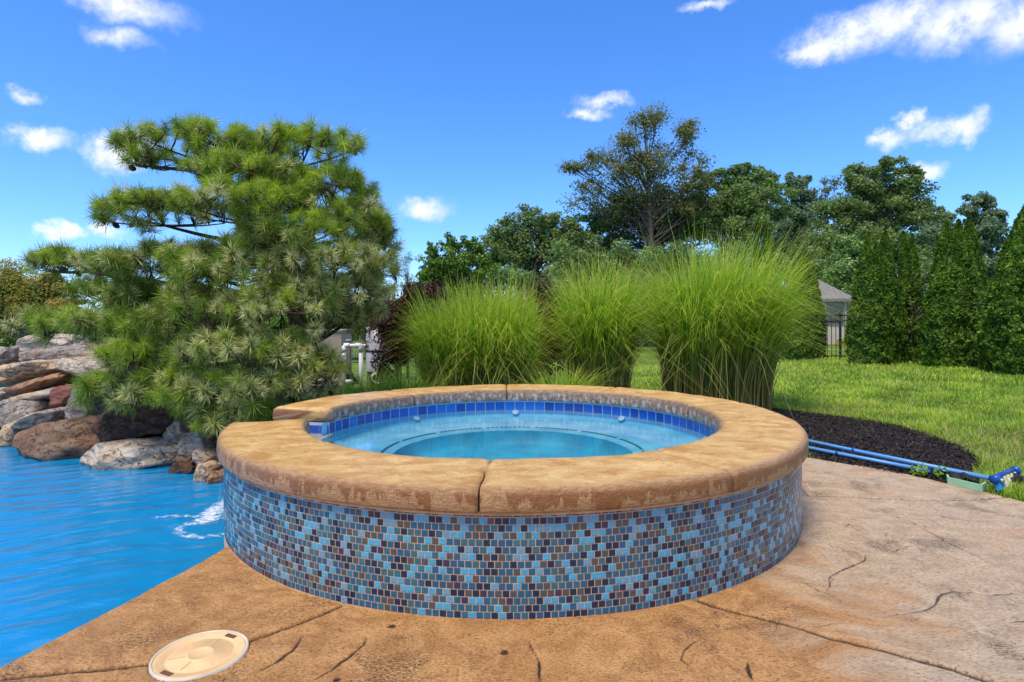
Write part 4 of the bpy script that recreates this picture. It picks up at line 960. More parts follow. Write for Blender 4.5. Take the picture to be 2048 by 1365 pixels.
for (px, py, Y) in [(702, 640, 5.7), (698, 655, 5.7), (736, 630, 5.8), (740, 664, 5.8), (733, 690, 5.8), (658, 735, 5.3), (660, 752, 5.3), (745, 645, 5.85), (760, 618, 5.8)]:
    o = bpy.data.objects.new('dead_needle_tuft', dme); COL.objects.link(o); o.parent = pine; o.matrix_parent_inverse = wm(pine).inverted(); o.location = at(px, py, Y); o.rotation_euler = (math.pi+rng.normal(0, .2), rng.normal(0, .2), rng.uniform(0, 6))
    b = MB(); q_ = at(px, py, Y); b.tube([q_+Vector((0, 0, -.02)), q_+Vector((-.04, .02, .1)), q_+Vector((-.16, .1, .2))], [.003, .004, .006], 4); b.build('dead_twig', M_BARK, pine)
# ------------------------------------------------------------------ mulch bed and lawn blades on the right
mul_in = [ground(1545, 835), ground(1600, 912), ground(1680, 928), ground(1760, 941), ground(1850, 958), ground(1900, 968)]
mul_out = [ground(1555, 818), ground(1620, 826), ground(1720, 838), ground(1800, 852), ground(1865, 872), ground(1920, 893), ground(1955, 915), ground(1965, 932), ground(1930, 962)]
mpoly = [Vector((1.2, 5.6, 0)), Vector((1.5, 7.2, 0))]+mul_out+[p for p in mul_in[::-1]]
mpoly = [(p.x, p.y) for p in mpoly]
def inpoly(x, y, poly):
    ins = np.zeros(np.shape(x), bool); n = len(poly)
    for i in range(n):
        x0, y0 = poly[i]; x1, y1 = poly[(i+1) % n]
        if abs(y1-y0) < 1e-9: continue
        c = ((y0 > y) != (y1 > y)) & (x < (x1-x0)*(y-y0)/(y1-y0)+x0); ins ^= c
    return ins
M_MULCH = simple('mulch', C(34, 31, 32), .9, .5, 60, .2, bump=.8)
ax_ = np.arange(1.1, 4.6, .04); ay_ = np.arange(4.0, 8.0, .04); AX, AY = np.meshgrid(ax_, ay_)
ins = inpoly(AX+.03*vnoise(np.stack([AX*6, AY*6, AX*0], -1), 2), AY+.03*vnoise(np.stack([AX*6+9, AY*6, AX*0], -1), 3), mpoly)
idx = np.arange(AX.size).reshape(AX.shape); MF = np.stack([idx[:-1, :-1], idx[:-1, 1:], idx[1:, 1:], idx[1:, :-1]], -1).reshape(-1, 4)
AZ = -.010+.012*vnoise(np.stack([AX*9, AY*9, AX*0], -1), 4)
mf = MF[ins.ravel()[MF].all(1)]
tag(link('mulch_bed', mesh_np('mulch_bed', np.stack([AX, AY, AZ], -1).reshape(-1, 3), mf, None, True), M_MULCH), kind='structure')
rng = np.random.default_rng(61)
def scatter(poly, n, x0, x1, y0, y1):
    x = rng.uniform(x0, x1, n); y = rng.uniform(y0, y1, n); k = inpoly(x, y, poly); return x[k], y[k]
x, y = scatter(mpoly, 42000, 1.2, 4.5, 4.0, 7.6); n = len(x)
P = np.stack([x, y, rng.uniform(-.004, .012, n)], -1)
V, F, tn = cards(P, np.tile([0, 0, 1.0], (n, 1)), .038, rng, .26, None, .5, .55)
M_CHIP = leafmat('mulch_chip', C(22, 20, 21), C(52, 46, 46), C(84, 66, 56), .0, .75, .3)
tag(link('mulch_chips', mesh_np('mulch_chips', V, F, {'tone': tn**2.2}), M_CHIP), 'black shredded mulch chips between the deck and the lawn', 'mulch', kind='stuff')

# lawn blades: near the camera one by one, farther as small tufts
def lawn_ok(x, y): return (~inpoly(x, y, mpoly)) & ((x > xr(y)+.0) | (y > 4.95)) & (np.hypot(x-SC.x, y-SC.y) > 1.9) & ~((np.hypot((x+.2)/3.0, (y-6.9)/1.15) < 1.08))
def lawn_blades(n, y0, y1, h, w, seed):
    r_ = np.random.default_rng(seed); y = y0*(y1/y0)**r_.random(n); x = r_.uniform(.1, .95, n)*y*1.02
    k = lawn_ok(x, y); x, y = x[k], y[k]; n = len(x); z = terrain(x, y)
    pat = vnoise(np.stack([x*1.1, y*1.1, x*0], -1), 12); pat2 = vnoise(np.stack([x*3.3, y*3.3, x*0], -1), 13)
    hh = h*r_.uniform(.5, 1.3, n)*(1+.35*pat2); a = r_.uniform(0, 6.283, n); ln = r_.uniform(.2, 1.0, n)*hh
    d = np.stack([np.cos(a), np.sin(a)], -1); s = np.stack([-d[:, 1], d[:, 0]], -1)*w[0] if hasattr(w, '__len__') else np.stack([-d[:, 1], d[:, 0]], -1)*w
    s = s*(y/5.0)[:, None]**.8
    p0 = np.stack([x, y, z-.01], -1); pm = p0+np.concatenate([d*ln[:, None]*.35, hh[:, None]*.62], 1); p1 = p0+np.concatenate([d*ln[:, None], hh[:, None]], 1); S3 = np.concatenate([s, np.zeros((n, 1))], 1)
    V = np.stack([p0-S3, p0+S3, pm+S3*.8, pm-S3*.8, p1], 1).reshape(-1, 3); i = np.arange(n)*5
    dry = r_.random(n) < (.16+.25*np.clip(pat, 0, 1)+.3*np.exp(-(y-5.2)**2*1.5)*(x > 2)); tn = np.clip(.42+.30*pat2+.25*pat+r_.normal(0, .16, n), 0, .78); tn = np.where(dry, r_.uniform(.86, 1, n), tn)
    return V, np.stack([i, i+1, i+2, i+3], 1), np.stack([i+3, i+2, i+4], 1), np.repeat(tn, 5)
m, t, out = material('lawn_blade'); tn_ = t.attr('tone')
col = t.ramp(tn_, [(.0, C(86, 126, 30, 1)), (.4, C(138, 178, 46, 1)), (.78, C(188, 212, 72, 1)), (.86, C(176, 168, 96, .85)), (1.0, C(206, 192, 140, .85))])
b_ = t.n('ShaderNodeBsdfPrincipled'); t.put(b_.inputs['Base Color'], col); b_.inputs['Roughness'].default_value = .5; b_.inputs['Specular IOR Level'].default_value = .25
tr = t.n('ShaderNodeBsdfTranslucent'); t.put(tr.inputs[0], col); mx = t.n('ShaderNodeMixShader'); mx.inputs[0].default_value = .4
t.nt.links.new(b_.outputs[0], mx.inputs[1]); t.nt.links.new(tr.outputs[0], mx.inputs[2]); t.nt.links.new(mx.outputs[0], out.inputs[0]); M_LB = m
V1 = lawn_blades(150000, 3.3, 9.5, .072, .0028, 1); V2 = lawn_blades(90000, 7.5, 19, .085, .0042, 2)
n1_ = len(V1[0])
tag(link('grass_blades', mesh_np('grass_blades', np.concatenate([V1[0], V2[0]]), [np.concatenate([V1[1], V2[1]+n1_]), np.concatenate([V1[2], V2[2]+n1_])], {'tone': np.concatenate([V1[3], V2[3]])}), M_LB), 'mown green and straw coloured lawn grass on the right', 'grass', kind='stuff')
# weeds on the deck edge
for i, (px, py, lab) in enumerate([(1838, 952, 'small bright green weed at the deck edge beside the mulch'), (1885, 958, 'leafy green weed in front of the leaf net frame')]):
    c = ground(px, py); r_ = np.random.default_rng(i+5); n = 60; d = unit(r_.normal(size=(n, 3))*[1, 1, .6]); P = np.array(c)+d*[.05, .04, .05]+[0, 0, .045]
    V, F, tn = cards(P, np.tile([0, -.3, 1.0], (n, 1)), .03, r_, .5); o = link('weed', mesh_np('weed', V, F, {'tone': tn}), leafmat('weed_leaf', C(84, 130, 24), C(150, 186, 50))); tag(o, lab, 'weed', 'weeds at the deck edge')

# ------------------------------------------------------------------ pool poles, leaf net and brush
M_BLUE = simple('blue_pole', C(84, 148, 208, .92), .35, .06, 6); M_DBLUE = simple('dark_blue_plastic', C(20, 70, 160, .9), .35, .08, 9); M_CYAN = simple('cyan_plastic', C(40, 150, 205, .85), .4, .08, 12)
M_ALU = simple('aluminium', C(176, 180, 182, .8), .35, .1, 9, metal=.7); M_MINT = simple('mint_plastic', C(160, 206, 172, .85), .45, .06, 7); M_MESH = simple('black_net', C(26, 27, 28), .7, .4, 70, bump=.6); M_BRIS = simple('bristle', C(226, 220, 190, .85), .7, .15, 60, bump=.5)
def pole(label, a, b, r, tip):
    root = empty('pool_pole', a); tag(root, label, 'pool pole', 'telescoping pool poles on the mulch'); d = (b-a)
    MB().tube([a, a.lerp(b, .5)-Vector((0, 0, .004)), b], r, 14).build('tube', M_BLUE, root, True)
    j = b.lerp(a, .02); MB().tube([b-d.normalized()*.03, b+d.normalized()*.012], r*1.12, 14).build('collar', M_DBLUE, root, True)
    MB().tube([b+d.normalized()*.01, b+d.normalized()*tip], r*.78, 12).build('inner_tube', M_ALU, root, True)
    b0 = a.lerp(b, .55); MB().tube([b0, b0+d.normalized()*.02], r*1.08, 14).build('ring', M_DBLUE, root, True)
pA0 = ground(1480, 853, .05); pA1 = ground(1990, 959, .075); pB0 = ground(1490, 870, .03); pB1 = ground(1872, 945, .03)
pole('longer blue pole behind, running from the spa to the brush head', pA0, pA1, .0150, .05); pole('shorter blue pole in front, ending at the leaf net', pB0, pB1, .0150, .06)
net = empty('leaf_net', ground(1930, 972)); tag(net, 'mint green leaf net frame with black mesh lying on the grass edge', 'leaf net')
f0, f1, f2, f3 = ground(1893, 948, .02), ground(1893, 966, .01), ground(1966, 986, .01), ground(1978, 972, .02)
f1 = ground(1896, 965, .005)
fr = MB()
def strip(pts, h0, h1, th):
    for a, b in zip(pts[:-1], pts[1:]):
        d = (b-a).normalized(); nrm_ = Vector((-d.y, d.x, 0))*th; V = []
        for q_ in (a, b):
            for s_ in (-1, 1):
                V += [q_+nrm_*s_+Vector((0, 0, h0)), q_+nrm_*s_+Vector((0, 0, h1))]
        fr.add([tuple(v_) for v_ in V], [(0, 1, 5, 4), (2, 6, 7, 3), (1, 3, 7, 5), (0, 4, 6, 2), (0, 2, 3, 1), (4, 5, 7, 6)])
q0, q1, q2, q3 = ground(1893, 956), ground(1897, 968), ground(1962, 984), ground(1975, 976)
strip([q0+Vector((0, .10, 0)), q0, q1, q1.lerp(q2, .5)+Vector((0, -.004, 0)), q2, q3], .0, .046, .006); fr.build('frame', M_MINT, net)
gx_ = 22; gyn = 12; V = []; a_, b_, c_, d__ = q0+Vector((.0, .08, 0)), q1.lerp(q0, .4), q2+Vector((0, .01, 0)), q3+Vector((.05, .13, 0))
for i in range(gx_):
    for j in range(gyn):
        u, w_ = i/(gx_-1), j/(gyn-1); q_ = b_.lerp(c_, u).lerp(a_.lerp(d__, u), w_)
        z = .052+.040*math.sin(math.pi*w_)*math.sin(math.pi*min(1, u*1.15))+.022*float(vnoise(np.array([u*5, w_*3.1, 4.]), 3)); V.append((q_.x, q_.y, z))
F = [(i*gyn+j, (i+1)*gyn+j, (i+1)*gyn+j+1, i*gyn+j+1) for i in range(gx_-1) for j in range(gyn-1)]
b = MB(); b.add(V, F); b.build('mesh_bag', M_MESH, net, True)
br = empty('pool_brush', ground(2005, 985)); tag(br, 'blue pool brush head with pale bristles beside the leaf net', 'pool brush')
h0, h1 = ground(1990, 972, .05), ground(2030, 958, .09); h0 = at(1988, 957, ground(1995, 985).y); h1 = at(2029, 940, h0.y+.16)
MB().tube([h0, h0.lerp(h1, .5)+Vector((0, 0, .008)), h1], [.017, .013, .017], 12).build('bar', M_DBLUE, br, True)
for q_, rr in ((h0, .028), (h1, .030)):
    e = MB(); dd = (h1-h0).normalized(); e.tube([q_-dd*.012+Vector((0, -.006, -.006)), q_+dd*.016+Vector((0, -.006, -.006))], rr, 16); e.build('end_cap', M_DBLUE, br, True)
for k in range(7):
    f = k/6; q_ = h0.lerp(h1, f)+Vector((.010, -.006, -.035)); e = MB(); e.tube([q_+Vector((0, 0, .03)), q_+Vector((.012, -.004, -.035))], [.013, .021], 8); e.build('bristles', M_CYAN if k in (0, 6, 1) else M_BRIS, br)
MB().tube([pA1, h0.lerp(h1, .45)], .012, 8).build('socket', M_ALU, br, True)
e = MB(); q_ = at(2030, 962, h0.y+.1); e.tube([q_-Vector((.05, 0, 0)), q_+Vector((0, 0, .018)), q_+Vector((.06, 0, .004))], [.02, .034, .022], 10); e.build("net_fold", M_MESH, net, True)

# ------------------------------------------------------------------ trees and shrubs
M_TRUNK = simple('tree_bark', C(104, 92, 80, .85), .9, .3, 5, bump=.5)
LM = {'olive': leafmat('leaf_olive', C(82, 106, 58, 1), C(120, 146, 80, 1), C(154, 172, 104, 1), .45), 'deep': leafmat('leaf_deep', C(76, 104, 60, 1), C(114, 144, 78, 1), C(150, 174, 102, 1), .45),
      'fresh': leafmat('leaf_fresh', C(64, 98, 30, .85), C(104, 142, 46, .9), C(144, 172, 70, .9), .35), 'pale': leafmat('leaf_pale', C(88, 126, 62, .85), C(134, 170, 92, .9), C(170, 196, 124, .9), .35),
      'blue': leafmat('leaf_blue', C(86, 110, 86, 1), C(120, 146, 110, 1), C(152, 176, 136, 1), .45), 'brownish': leafmat('leaf_brownish', C(92, 96, 52, 1), C(118, 134, 72, 1), C(152, 132, 80, 1), .45),
      'arb': leafmat('leaf_arborvitae', C(44, 74, 14, .9), C(78, 116, 24, .9), C(138, 168, 50, .95), .25), 'purple': leafmat('leaf_purple', C(46, 26, 28, .85), C(80, 46, 44, .85), C(124, 66, 58, .85), .25),
      'amber': leafmat('leaf_amber', C(110, 124, 44, 1), C(156, 156, 66, 1), C(196, 146, 86, 1), .4), 'yellow': leafmat('leaf_yellow', C(150, 146, 20, .9), C(206, 196, 30, .9), None, .3)}
def tree(name, label, cat, blobs, Y, basepx, mat, n_leaf, size, seed, group=None, sub=7, dep=.8, base_z=None, tr_r=.22, twig=False, aspect=.6, shell=.55, spread=.6, clump=.42):
    """blobs: (px, py, rx, ry) outline lobes in the photograph, at distance Y"""
    r_ = np.random.default_rng(seed); b0 = at(basepx, 640, Y); bz = float(terrain(np.array(b0.x), np.array(b0.y))) if base_z is None else base_z
    base = Vector((b0.x, b0.y, bz)); root = empty(name, base); tag(root, label, cat, group)
    wood = MB(); P, N, T = [], [], []
    W_ = []
    for (px, py, rx, ry) in blobs:
        c = at(px, py, Y+r_.uniform(-.25, .25)*rx/FPX*Y); W_.append((c, rx/FPX*Y, ry/FPX*Y))
    vol = [a*b for _, a, b in W_]; tv_ = sum(vol)
    top = max(c.z+rz*.3 for c, _, rz in W_); cxm = sum(c.x*v_ for (c, _, _), v_ in zip(W_, vol))/tv_; cym = b0.y
    tp = [base, Vector((base.x*.8+cxm*.2, cym, bz+(top-bz)*.3)), Vector((base.x*.4+cxm*.6, cym, bz+(top-bz)*.62)), Vector((cxm, cym, bz+(top-bz)*.95))]
    wood.tube(tp, [tr_r, tr_r*.8, tr_r*.5, tr_r*.12], 8)
    for (c, rx, rz), v_ in zip(W_, vol):
        ns = max(3, int(sub*len(W_)*v_/tv_+.5)); nl = int(n_leaf*1.5*v_/tv_/ns)
        for k in range(ns):
            d = unit(r_.normal(size=3)); rr = r_.uniform(.25, .92); sc = c+Vector((d[0]*rx*rr, d[1]*rx*dep*rr, d[2]*rz*rr))
            f = np.clip((sc.z-bz)/(top-bz)*.8, .12, .95); seg = f*3; i = min(int(seg), 2); st = tp[i].lerp(tp[i+1], seg-i)
            lp = catmull(st, st.lerp(sc, .5)+Vector((0, 0, -.05*(sc-st).length)), sc, 6); wood.tube(lp, list(np.linspace(tr_r*(.17 if twig else .2), tr_r*.035, 6)), 5, False)
            cr = clump*(rx+rz)*.5*r_.uniform(.7, 1.25)
            if twig:
                for q_ in range(twig):
                    d2 = unit(r_.normal(size=3)+[0, 0, .5]); e = sc+Vector(d2)*cr*1.2; wood.tube(catmull(Vector(lp[4]), sc, e, 4), [tr_r*.05, tr_r*.035, tr_r*.025, tr_r*.015], 4, False)
            dd = unit(r_.normal(size=(nl, 3))); rad = (shell+(1.1-shell)*r_.random(nl)**.7)[:, None]
            ps = np.array(sc)+dd*rad*cr*[1.1, 1, .78]; P.append(ps); N.append(dd*.7+[0, 0, .5]); T.append(np.full(nl, r_.uniform(.2, .75))+r_.normal(0, .17, nl))
    P, N, T = map(np.concatenate, (P, N, T))
    V, F, tn = cards(P, N, size*.82, r_, aspect, T, .25, spread)
    tk = wood.build('trunk', M_TRUNK, root, True)
    o = link('crown', mesh_np('crown', V, F, {'tone': tn}), LM[mat], root); tag(o, kind='stuff')
    return root
# wood behind the garden, tree by tree
tree('sparse_tree', 'tallest tree with thin airy crown and brown edged leaves', 'tree', [(1290, 250, 70, 50), (1360, 275, 60, 50), (1220, 305, 65, 50), (1160, 350, 38, 45), (1290, 330, 90, 60), (1390, 340, 45, 55), (1200, 390, 75, 50), (1300, 400, 100, 55), (1390, 410, 60, 50)], 50, 1310, 'brownish', 15000, .25, 1, 'wood behind the garden', 11, .7, twig=8, tr_r=.36, shell=.02, clump=.42)
tree('broadleaf_tree', 'green tree standing just below the tall airy tree', 'tree', [(1330, 410, 70, 55), (1400, 400, 60, 60), (1260, 440, 80, 45), (1180, 450, 60, 40), (1360, 460, 110, 50), (1225, 492, 70, 36), (1150, 500, 60, 36)], 53, 1340, 'deep', 17000, .34, 2, 'wood behind the garden', 34, .7, shell=.25, clump=.27)
tree('broadleaf_tree', 'dark rounded tree left of the tall airy tree', 'tree', [(1065, 445, 70, 35), (1010, 470, 55, 40), (1120, 465, 60, 40), (1060, 500, 110, 45), (1000, 520, 60, 40), (1150, 490, 70, 40), (1170, 530, 70, 40)], 50, 1060, 'olive', 15000, .33, 3, 'wood behind the garden', 32, .7, shell=.25, clump=.27)
tree('broadleaf_tree', 'light green tree at the left end of the wood', 'tree', [(905, 485, 30, 26), (868, 500, 26, 28), (945, 498, 34, 30), (900, 525, 50, 34), (960, 540, 40, 36), (860, 545, 34, 40), (910, 570, 70, 36)], 40, 905, 'fresh', 8500, .24, 4, 'wood behind the garden', 34, .7, shell=.25, clump=.27)
tree('broadleaf_tree', 'round headed green tree right of the tall airy tree', 'tree', [(1490, 350, 55, 32), (1540, 375, 50, 40), (1450, 375, 45, 40), (1500, 410, 90, 50), (1480, 460, 100, 50)], 52, 1490, 'deep', 17000, .34, 5, 'wood behind the garden', 34, .7, shell=.25, clump=.27)
tree('broadleaf_tree', 'narrow dark tree beside the bare branched gap', 'tree', [(1590, 365, 32, 28), (1600, 400, 44, 40), (1590, 450, 60, 50), (1570, 500, 80, 40)], 56, 1590, 'blue', 12000, .34, 6, 'wood behind the garden', 34, .7, shell=.25, clump=.27)
tree('dead_tree', 'bare twiggy tree in the gap of the wood', 'tree', [(1655, 370, 30, 30), (1645, 400, 30, 30)], 57, 1645, 'brownish', 500, .28, 7, 'wood behind the garden', 9, .7, twig=8, tr_r=.2, shell=.1)
tree('broadleaf_tree', 'largest dark tree on the right with a broad dome', 'tree', [(1775, 335, 48, 30), (1720, 365, 55, 40), (1820, 360, 40, 34), (1765, 395, 95, 50), (1700, 430, 80, 50), (1800, 430, 80, 50), (1700, 490, 110, 50), (1790, 500, 110, 50)], 50, 1760, 'olive', 26000, .34, 8, 'wood behind the garden', 34, .7, shell=.25, clump=.27)
tree('broadleaf_tree', 'low dark tree between the dome and the pine at far right', 'tree', [(1875, 425, 45, 26), (1880, 470, 60, 50), (1900, 520, 70, 50)], 54, 1880, 'blue', 10000, .33, 9, 'wood behind the garden', 34, .7, shell=.25, clump=.27)
tree('feathery_tree', 'feathery blue green tree behind the right hand arborvitae', 'tree', [(1965, 400, 34, 22), (1985, 425, 30, 30), (1940, 425, 34, 30), (1975, 465, 50, 40), (1980, 530, 60, 60), (2030, 540, 50, 60)], 42, 1970, 'blue', 10000, .30, 10, 'wood behind the garden', 34, .7, shell=.25, clump=.27, twig=3)
tree('broadleaf_tree', 'dark undergrowth tree behind the middle grass clump', 'tree', [(1180, 530, 120, 45), (1300, 530, 120, 50), (1420, 530, 120, 50), (1250, 590, 160, 45)], 45, 1280, 'deep', 14000, .34, 11, 'wood behind the garden', 34, .7, shell=.25, clump=.27)
tree('broadleaf_tree', 'dark tree behind the shed roof', 'tree', [(1600, 540, 90, 50), (1690, 560, 80, 50), (1640, 600, 100, 50), (1850, 580, 120, 70)], 48, 1640, 'deep', 15000, .34, 12, 'wood behind the garden', 34, .7, shell=.25, clump=.27)
for i, (px, lab) in enumerate([(900, 'dark bush at the foot of the light green tree'), (1020, 'dark bush at the foot of the dark rounded tree'), (1130, 'dark bush behind the gap of the left grass clumps'), (1290, 'dark bush behind the gap of the right grass clumps'), (1450, 'dark bush behind the largest grass clump')]):
    tree('bush', lab, 'bush', [(px-40, 605, 60, 50), (px+40, 605, 60, 50), (px, 565, 60, 36), (px, 650, 90, 34)], 43, px, 'deep', 7000, .34, 60+i, 'bushes at the foot of the wood', 12, .7, tr_r=.1)
tree('young_tree', 'pale green young tree between the shed and the arborvitae', 'tree', [(1690, 490, 26, 26), (1720, 505, 34, 34), (1685, 535, 44, 30), (1715, 570, 44, 50), (1670, 560, 26, 30)], 31, 1705, 'pale', 7000, .2, 13, None, 13, .7, tr_r=.07)
tree('slender_tree', 'slender wispy sapling at the right edge of the pine', 'tree', [(812, 520, 16, 26), (815, 560, 24, 34)], 12, 815, 'blue', 700, .05, 14, None, 12, .7, twig=4, tr_r=.03, aspect=.3, shell=.1)
# hedge bushes far behind the pine
for i, (px, py, rx, ry, Y, mt, lab) in enumerate([(640, 645, 100, 55, 30, 'fresh', 'bright green bush seen under the pine branches'), (480, 640, 110, 60, 32, 'deep', 'dark green bush hidden behind the pine'), (330, 640, 110, 55, 30, 'fresh', 'green bush behind the left side of the pine'), (760, 640, 80, 60, 31, 'deep', 'dark green bush behind the pool filter'), (60, 650, 120, 60, 30, 'deep', 'dark green bush behind the amber shrub')]):
    tree('bush', lab, 'bush', [(px-rx*.4, py, rx*.6, ry*.8), (px+rx*.4, py+4, rx*.6, ry*.8), (px, py-ry*.25, rx*.6, ry*.75)], Y, px, mt, 5000, .24, 30+i, 'bushes beyond the fence', 10, .7, tr_r=.1)
# shrubs near the spa
tree('amber_shrub', 'green shrub with amber tips behind the rocks at far left', 'shrub', [(30, 560, 60, 36), (100, 570, 50, 40), (-20, 580, 50, 40), (60, 610, 90, 42), (-10, 640, 60, 36), (130, 620, 50, 36)], 9.6, 60, 'amber', 20000, .06, 41, None, 16, .7, tr_r=.05, aspect=.45, base_z=.3)
tree('purple_shrub', 'dark purple leaved shrub between the pine and the grass', 'shrub', [(812, 590, 44, 32), (795, 640, 46, 50), (810, 690, 46, 50), (778, 720, 36, 44), (870, 575, 40, 24), (775, 660, 26, 40)], 7.25, 795, 'purple', 9000, .048, 42, 'purple leaved shrubs', 14, .7, tr_r=.05, twig=4, base_z=0)
tree('purple_shrub', 'dark purple leaved shrub between the left and middle grass clumps', 'shrub', [(1085, 590, 40, 36), (1095, 650, 50, 50), (1080, 710, 50, 50), (1110, 690, 40, 60)], 7.9, 1095, 'purple', 8500, .052, 43, 'purple leaved shrubs', 14, .7, tr_r=.05, twig=3, base_z=0)
x, y = gp(128, 8.6); grass_clump('pale variegated grass arching over the rocks by the pine', [(x+.2, y, .14, 1.35, .55, (-.12, -.1), 1.0)], 51, 90, 20, 60, 'variegated grass', 'grass', .014)
# arborvitae
def arborvitae(label, leaders, x0, x1, by, Y, seed, n=15000, brown=0):
    r_ = np.random.default_rng(seed); zb = float(terrain(np.array(at((x0+x1)/2, 640, Y).x), np.array(Y))); cb = at((x0+x1)/2, by, Y); base = Vector((cb.x, Y, zb))
    root = empty('arborvitae', base); tag(root, label, 'arborvitae', 'arborvitae planted along the fence'); R0 = (x1-x0)/2/FPX*Y
    P, N, T, A = [], [], [], []; wood = MB(); nl = len(leaders)
    for j, (lx, ly) in enumerate(leaders):
        apex = at(lx, ly, Y+r_.uniform(-.15, .15)); H_ = apex.z-zb; bx = base.x+(apex.x-base.x)*.75; by_ = base.y+r_.uniform(-.2, .2)*(nl > 1)
        R = R0*(1.0 if nl == 1 else .80); k = int(n/nl*2.2); tt = r_.random(k)**1.1; a = r_.uniform(0, 2*np.pi, k)
        cx_ = bx+(apex.x-bx)*tt**1.2; cy_ = by_+(apex.y-by_)*tt
        rad = R*np.clip((1-tt**1.7)**.82*(.86+.14*np.minimum(tt*5, 1)), .02, 2)
        z = zb+.06+tt*H_*.985; q_ = np.stack([np.cos(a)*R*2.2, np.sin(a)*R*2.2, z*1.6], -1)
        lump = fbm(q_*2.0+seed+j*9, 2, seed)*.13+fbm(q_*6+seed, 2, seed+1)*.09
        rr = rad*(1+lump)*(1-.16*r_.random(k)**2.2)
        P.append(np.stack([cx_+np.cos(a)*rr, cy_+np.sin(a)*rr, z], -1)); nn_ = np.stack([np.cos(a), np.sin(a), np.full(k, .25)], -1); N.append(nn_); A.append(np.stack([np.cos(a)*.55, np.sin(a)*.55, np.ones(k)], -1)); T.append(np.clip(.42+lump*1.5+r_.normal(0, .16, k), 0, 1))  # tone follows the lumps: lit tips and shaded hollows put into leaf colour
        wood.tube([Vector((bx, by_, zb-.1)), Vector((bx, by_, zb+H_*.4)), apex-Vector((0, 0, .15))], [.04, .03, .012], 6)
        for b_i in range(brown):
            a_ = -math.pi/2+r_.normal(0, .7); zz = r_.uniform(.15, .6)*H_; e = Vector((bx+math.cos(a_)*R*.8, by_+math.sin(a_)*R*.9, zb+zz+.3)); wood.tube([Vector((bx, by_, zb+zz)), e.lerp(Vector((bx, by_, zb+zz)), .5), e], [.02, .014, .006], 5)
    P, N, T, A = map(np.concatenate, (P, N, T, A))
    if brown:                                          # a bare patch where the branches died back
        cpx = at(1808, 640, Y).x; k = ~((np.abs(P[:, 0]-cpx-.1*(P[:, 2]-1)) < .10+.05*np.sin(P[:, 2]*5)) & (P[:, 2] > .4) & (P[:, 2] < 1.8) & (P[:, 1] < Y+.0) & (r_.random(len(P)) < .9)); P, N, T, A = P[k], N[k], T[k], A[k]
    V, F, tn = cards(P, N, .08, r_, .45, T, .3, .75, A*.6)
    wood.build('trunk', M_TRUNK, root, True); o = link('foliage', mesh_np('foliage', V, F, {'tone': tn}), LM['arb'], root); tag(o, kind='stuff')
arborvitae('two tipped arborvitae nearest the shed', [(1738, 468), (1771, 464)], 1692, 1792, 733, 14.3, 71)
arborvitae('arborvitae with a brown bare patch, right of the two tipped one', [(1806, 465), (1824, 470)], 1788, 1840, 728, 14.9, 72, 11000, 9)
arborvitae('broad arborvitae in the middle of the right hand row', [(1893, 446), (1917, 442)], 1834, 1950, 742, 13.4, 73, 18000)
arborvitae('slim arborvitae standing behind the broad one', [(1938, 434)], 1892, 1970, 736, 14.3, 74, 11000)
arborvitae('large arborvitae at the right edge of the picture', [(2058, 402)], 1984, 2140, 757, 11.7, 75, 20000)
arborvitae('arborvitae half covered by the drooping grass, left of the shed', [(1607, 500)], 1552, 1640, 720, 16.6, 76, 10000)
arborvitae('arborvitae whose tips show above the largest grass clump', [(1513, 484), (1536, 462)], 1470, 1565, 716, 17.6, 77, 9000)
# ------------------------------------------------------------------ metal fences
M_IRON = simple('black_iron', C(20, 21, 22), .45, .2, 8)
def fence(label, pts, h=1.22, gap=.105, post_gap=1.9):
    root = empty('metal_fence', (pts[0][0], pts[0][1], float(terrain(np.array(pts[0][0]), np.array(pts[0][1]))))); tag(root, label, 'fence', 'black metal fences')
    pk = MB().box((-.0075, -.0075, .07), (.0075, .0075, h)).mesh('picket'); pk.materials.append(M_IRON); po = MB().box((-.028, -.028, -.05), (.028, .028, h+.06)).mesh('post'); po.materials.append(M_IRON)
    for (x0, y0), (x1, y1) in zip(pts[:-1], pts[1:]):
        L = math.hypot(x1-x0, y1-y0); d = ((x1-x0)/L, (y1-y0)/L); n = int(L/gap); nrail = max(1, round(L/post_gap)); a = math.atan2(d[1], d[0])
        for k in range(nrail+1):
            x, y = x0+(x1-x0)*k/nrail, y0+(y1-y0)*k/nrail; o = link('post', po, None, root, (x, y, float(terrain(np.array(x), np.array(y))))); o.rotation_euler.z = a
            if k < nrail:
                xa, ya = x0+(x1-x0)*(k+1)/nrail, y0+(y1-y0)*(k+1)/nrail; z0, z1 = float(terrain(np.array(x), np.array(y))), float(terrain(np.array(xa), np.array(ya)))
                for hz in (.12, h-.16, h-.01): MB().tube([(x, y, z0+hz), (xa, ya, z1+hz)], .017, 4).build('rail', M_IRON, root)
        for k in range(1, n):
            x, y = x0+(x1-x0)*k/n, y0+(y1-y0)*k/n; o = link('picket', pk, None, root, (x, y, float(terrain(np.array(x), np.array(y))))); o.rotation_euler.z = a
fence('black picket fence behind the arborvitae on the right', [(6.2, 18.2), (8.8, 15.9), (12.6, 13.3)])
xa, xb = at(1215, 640, 34.5).x, at(1400, 640, 34.5).x; fence('far black picket fence seen between the grass clumps', [(xa, 34.5), (xb, 34.6)])
xa, xb = at(560, 640, 26).x, at(830, 640, 26).x; fence('far black picket fence behind the white pool pipes', [(xa, 26.0), (xb, 26.1)])
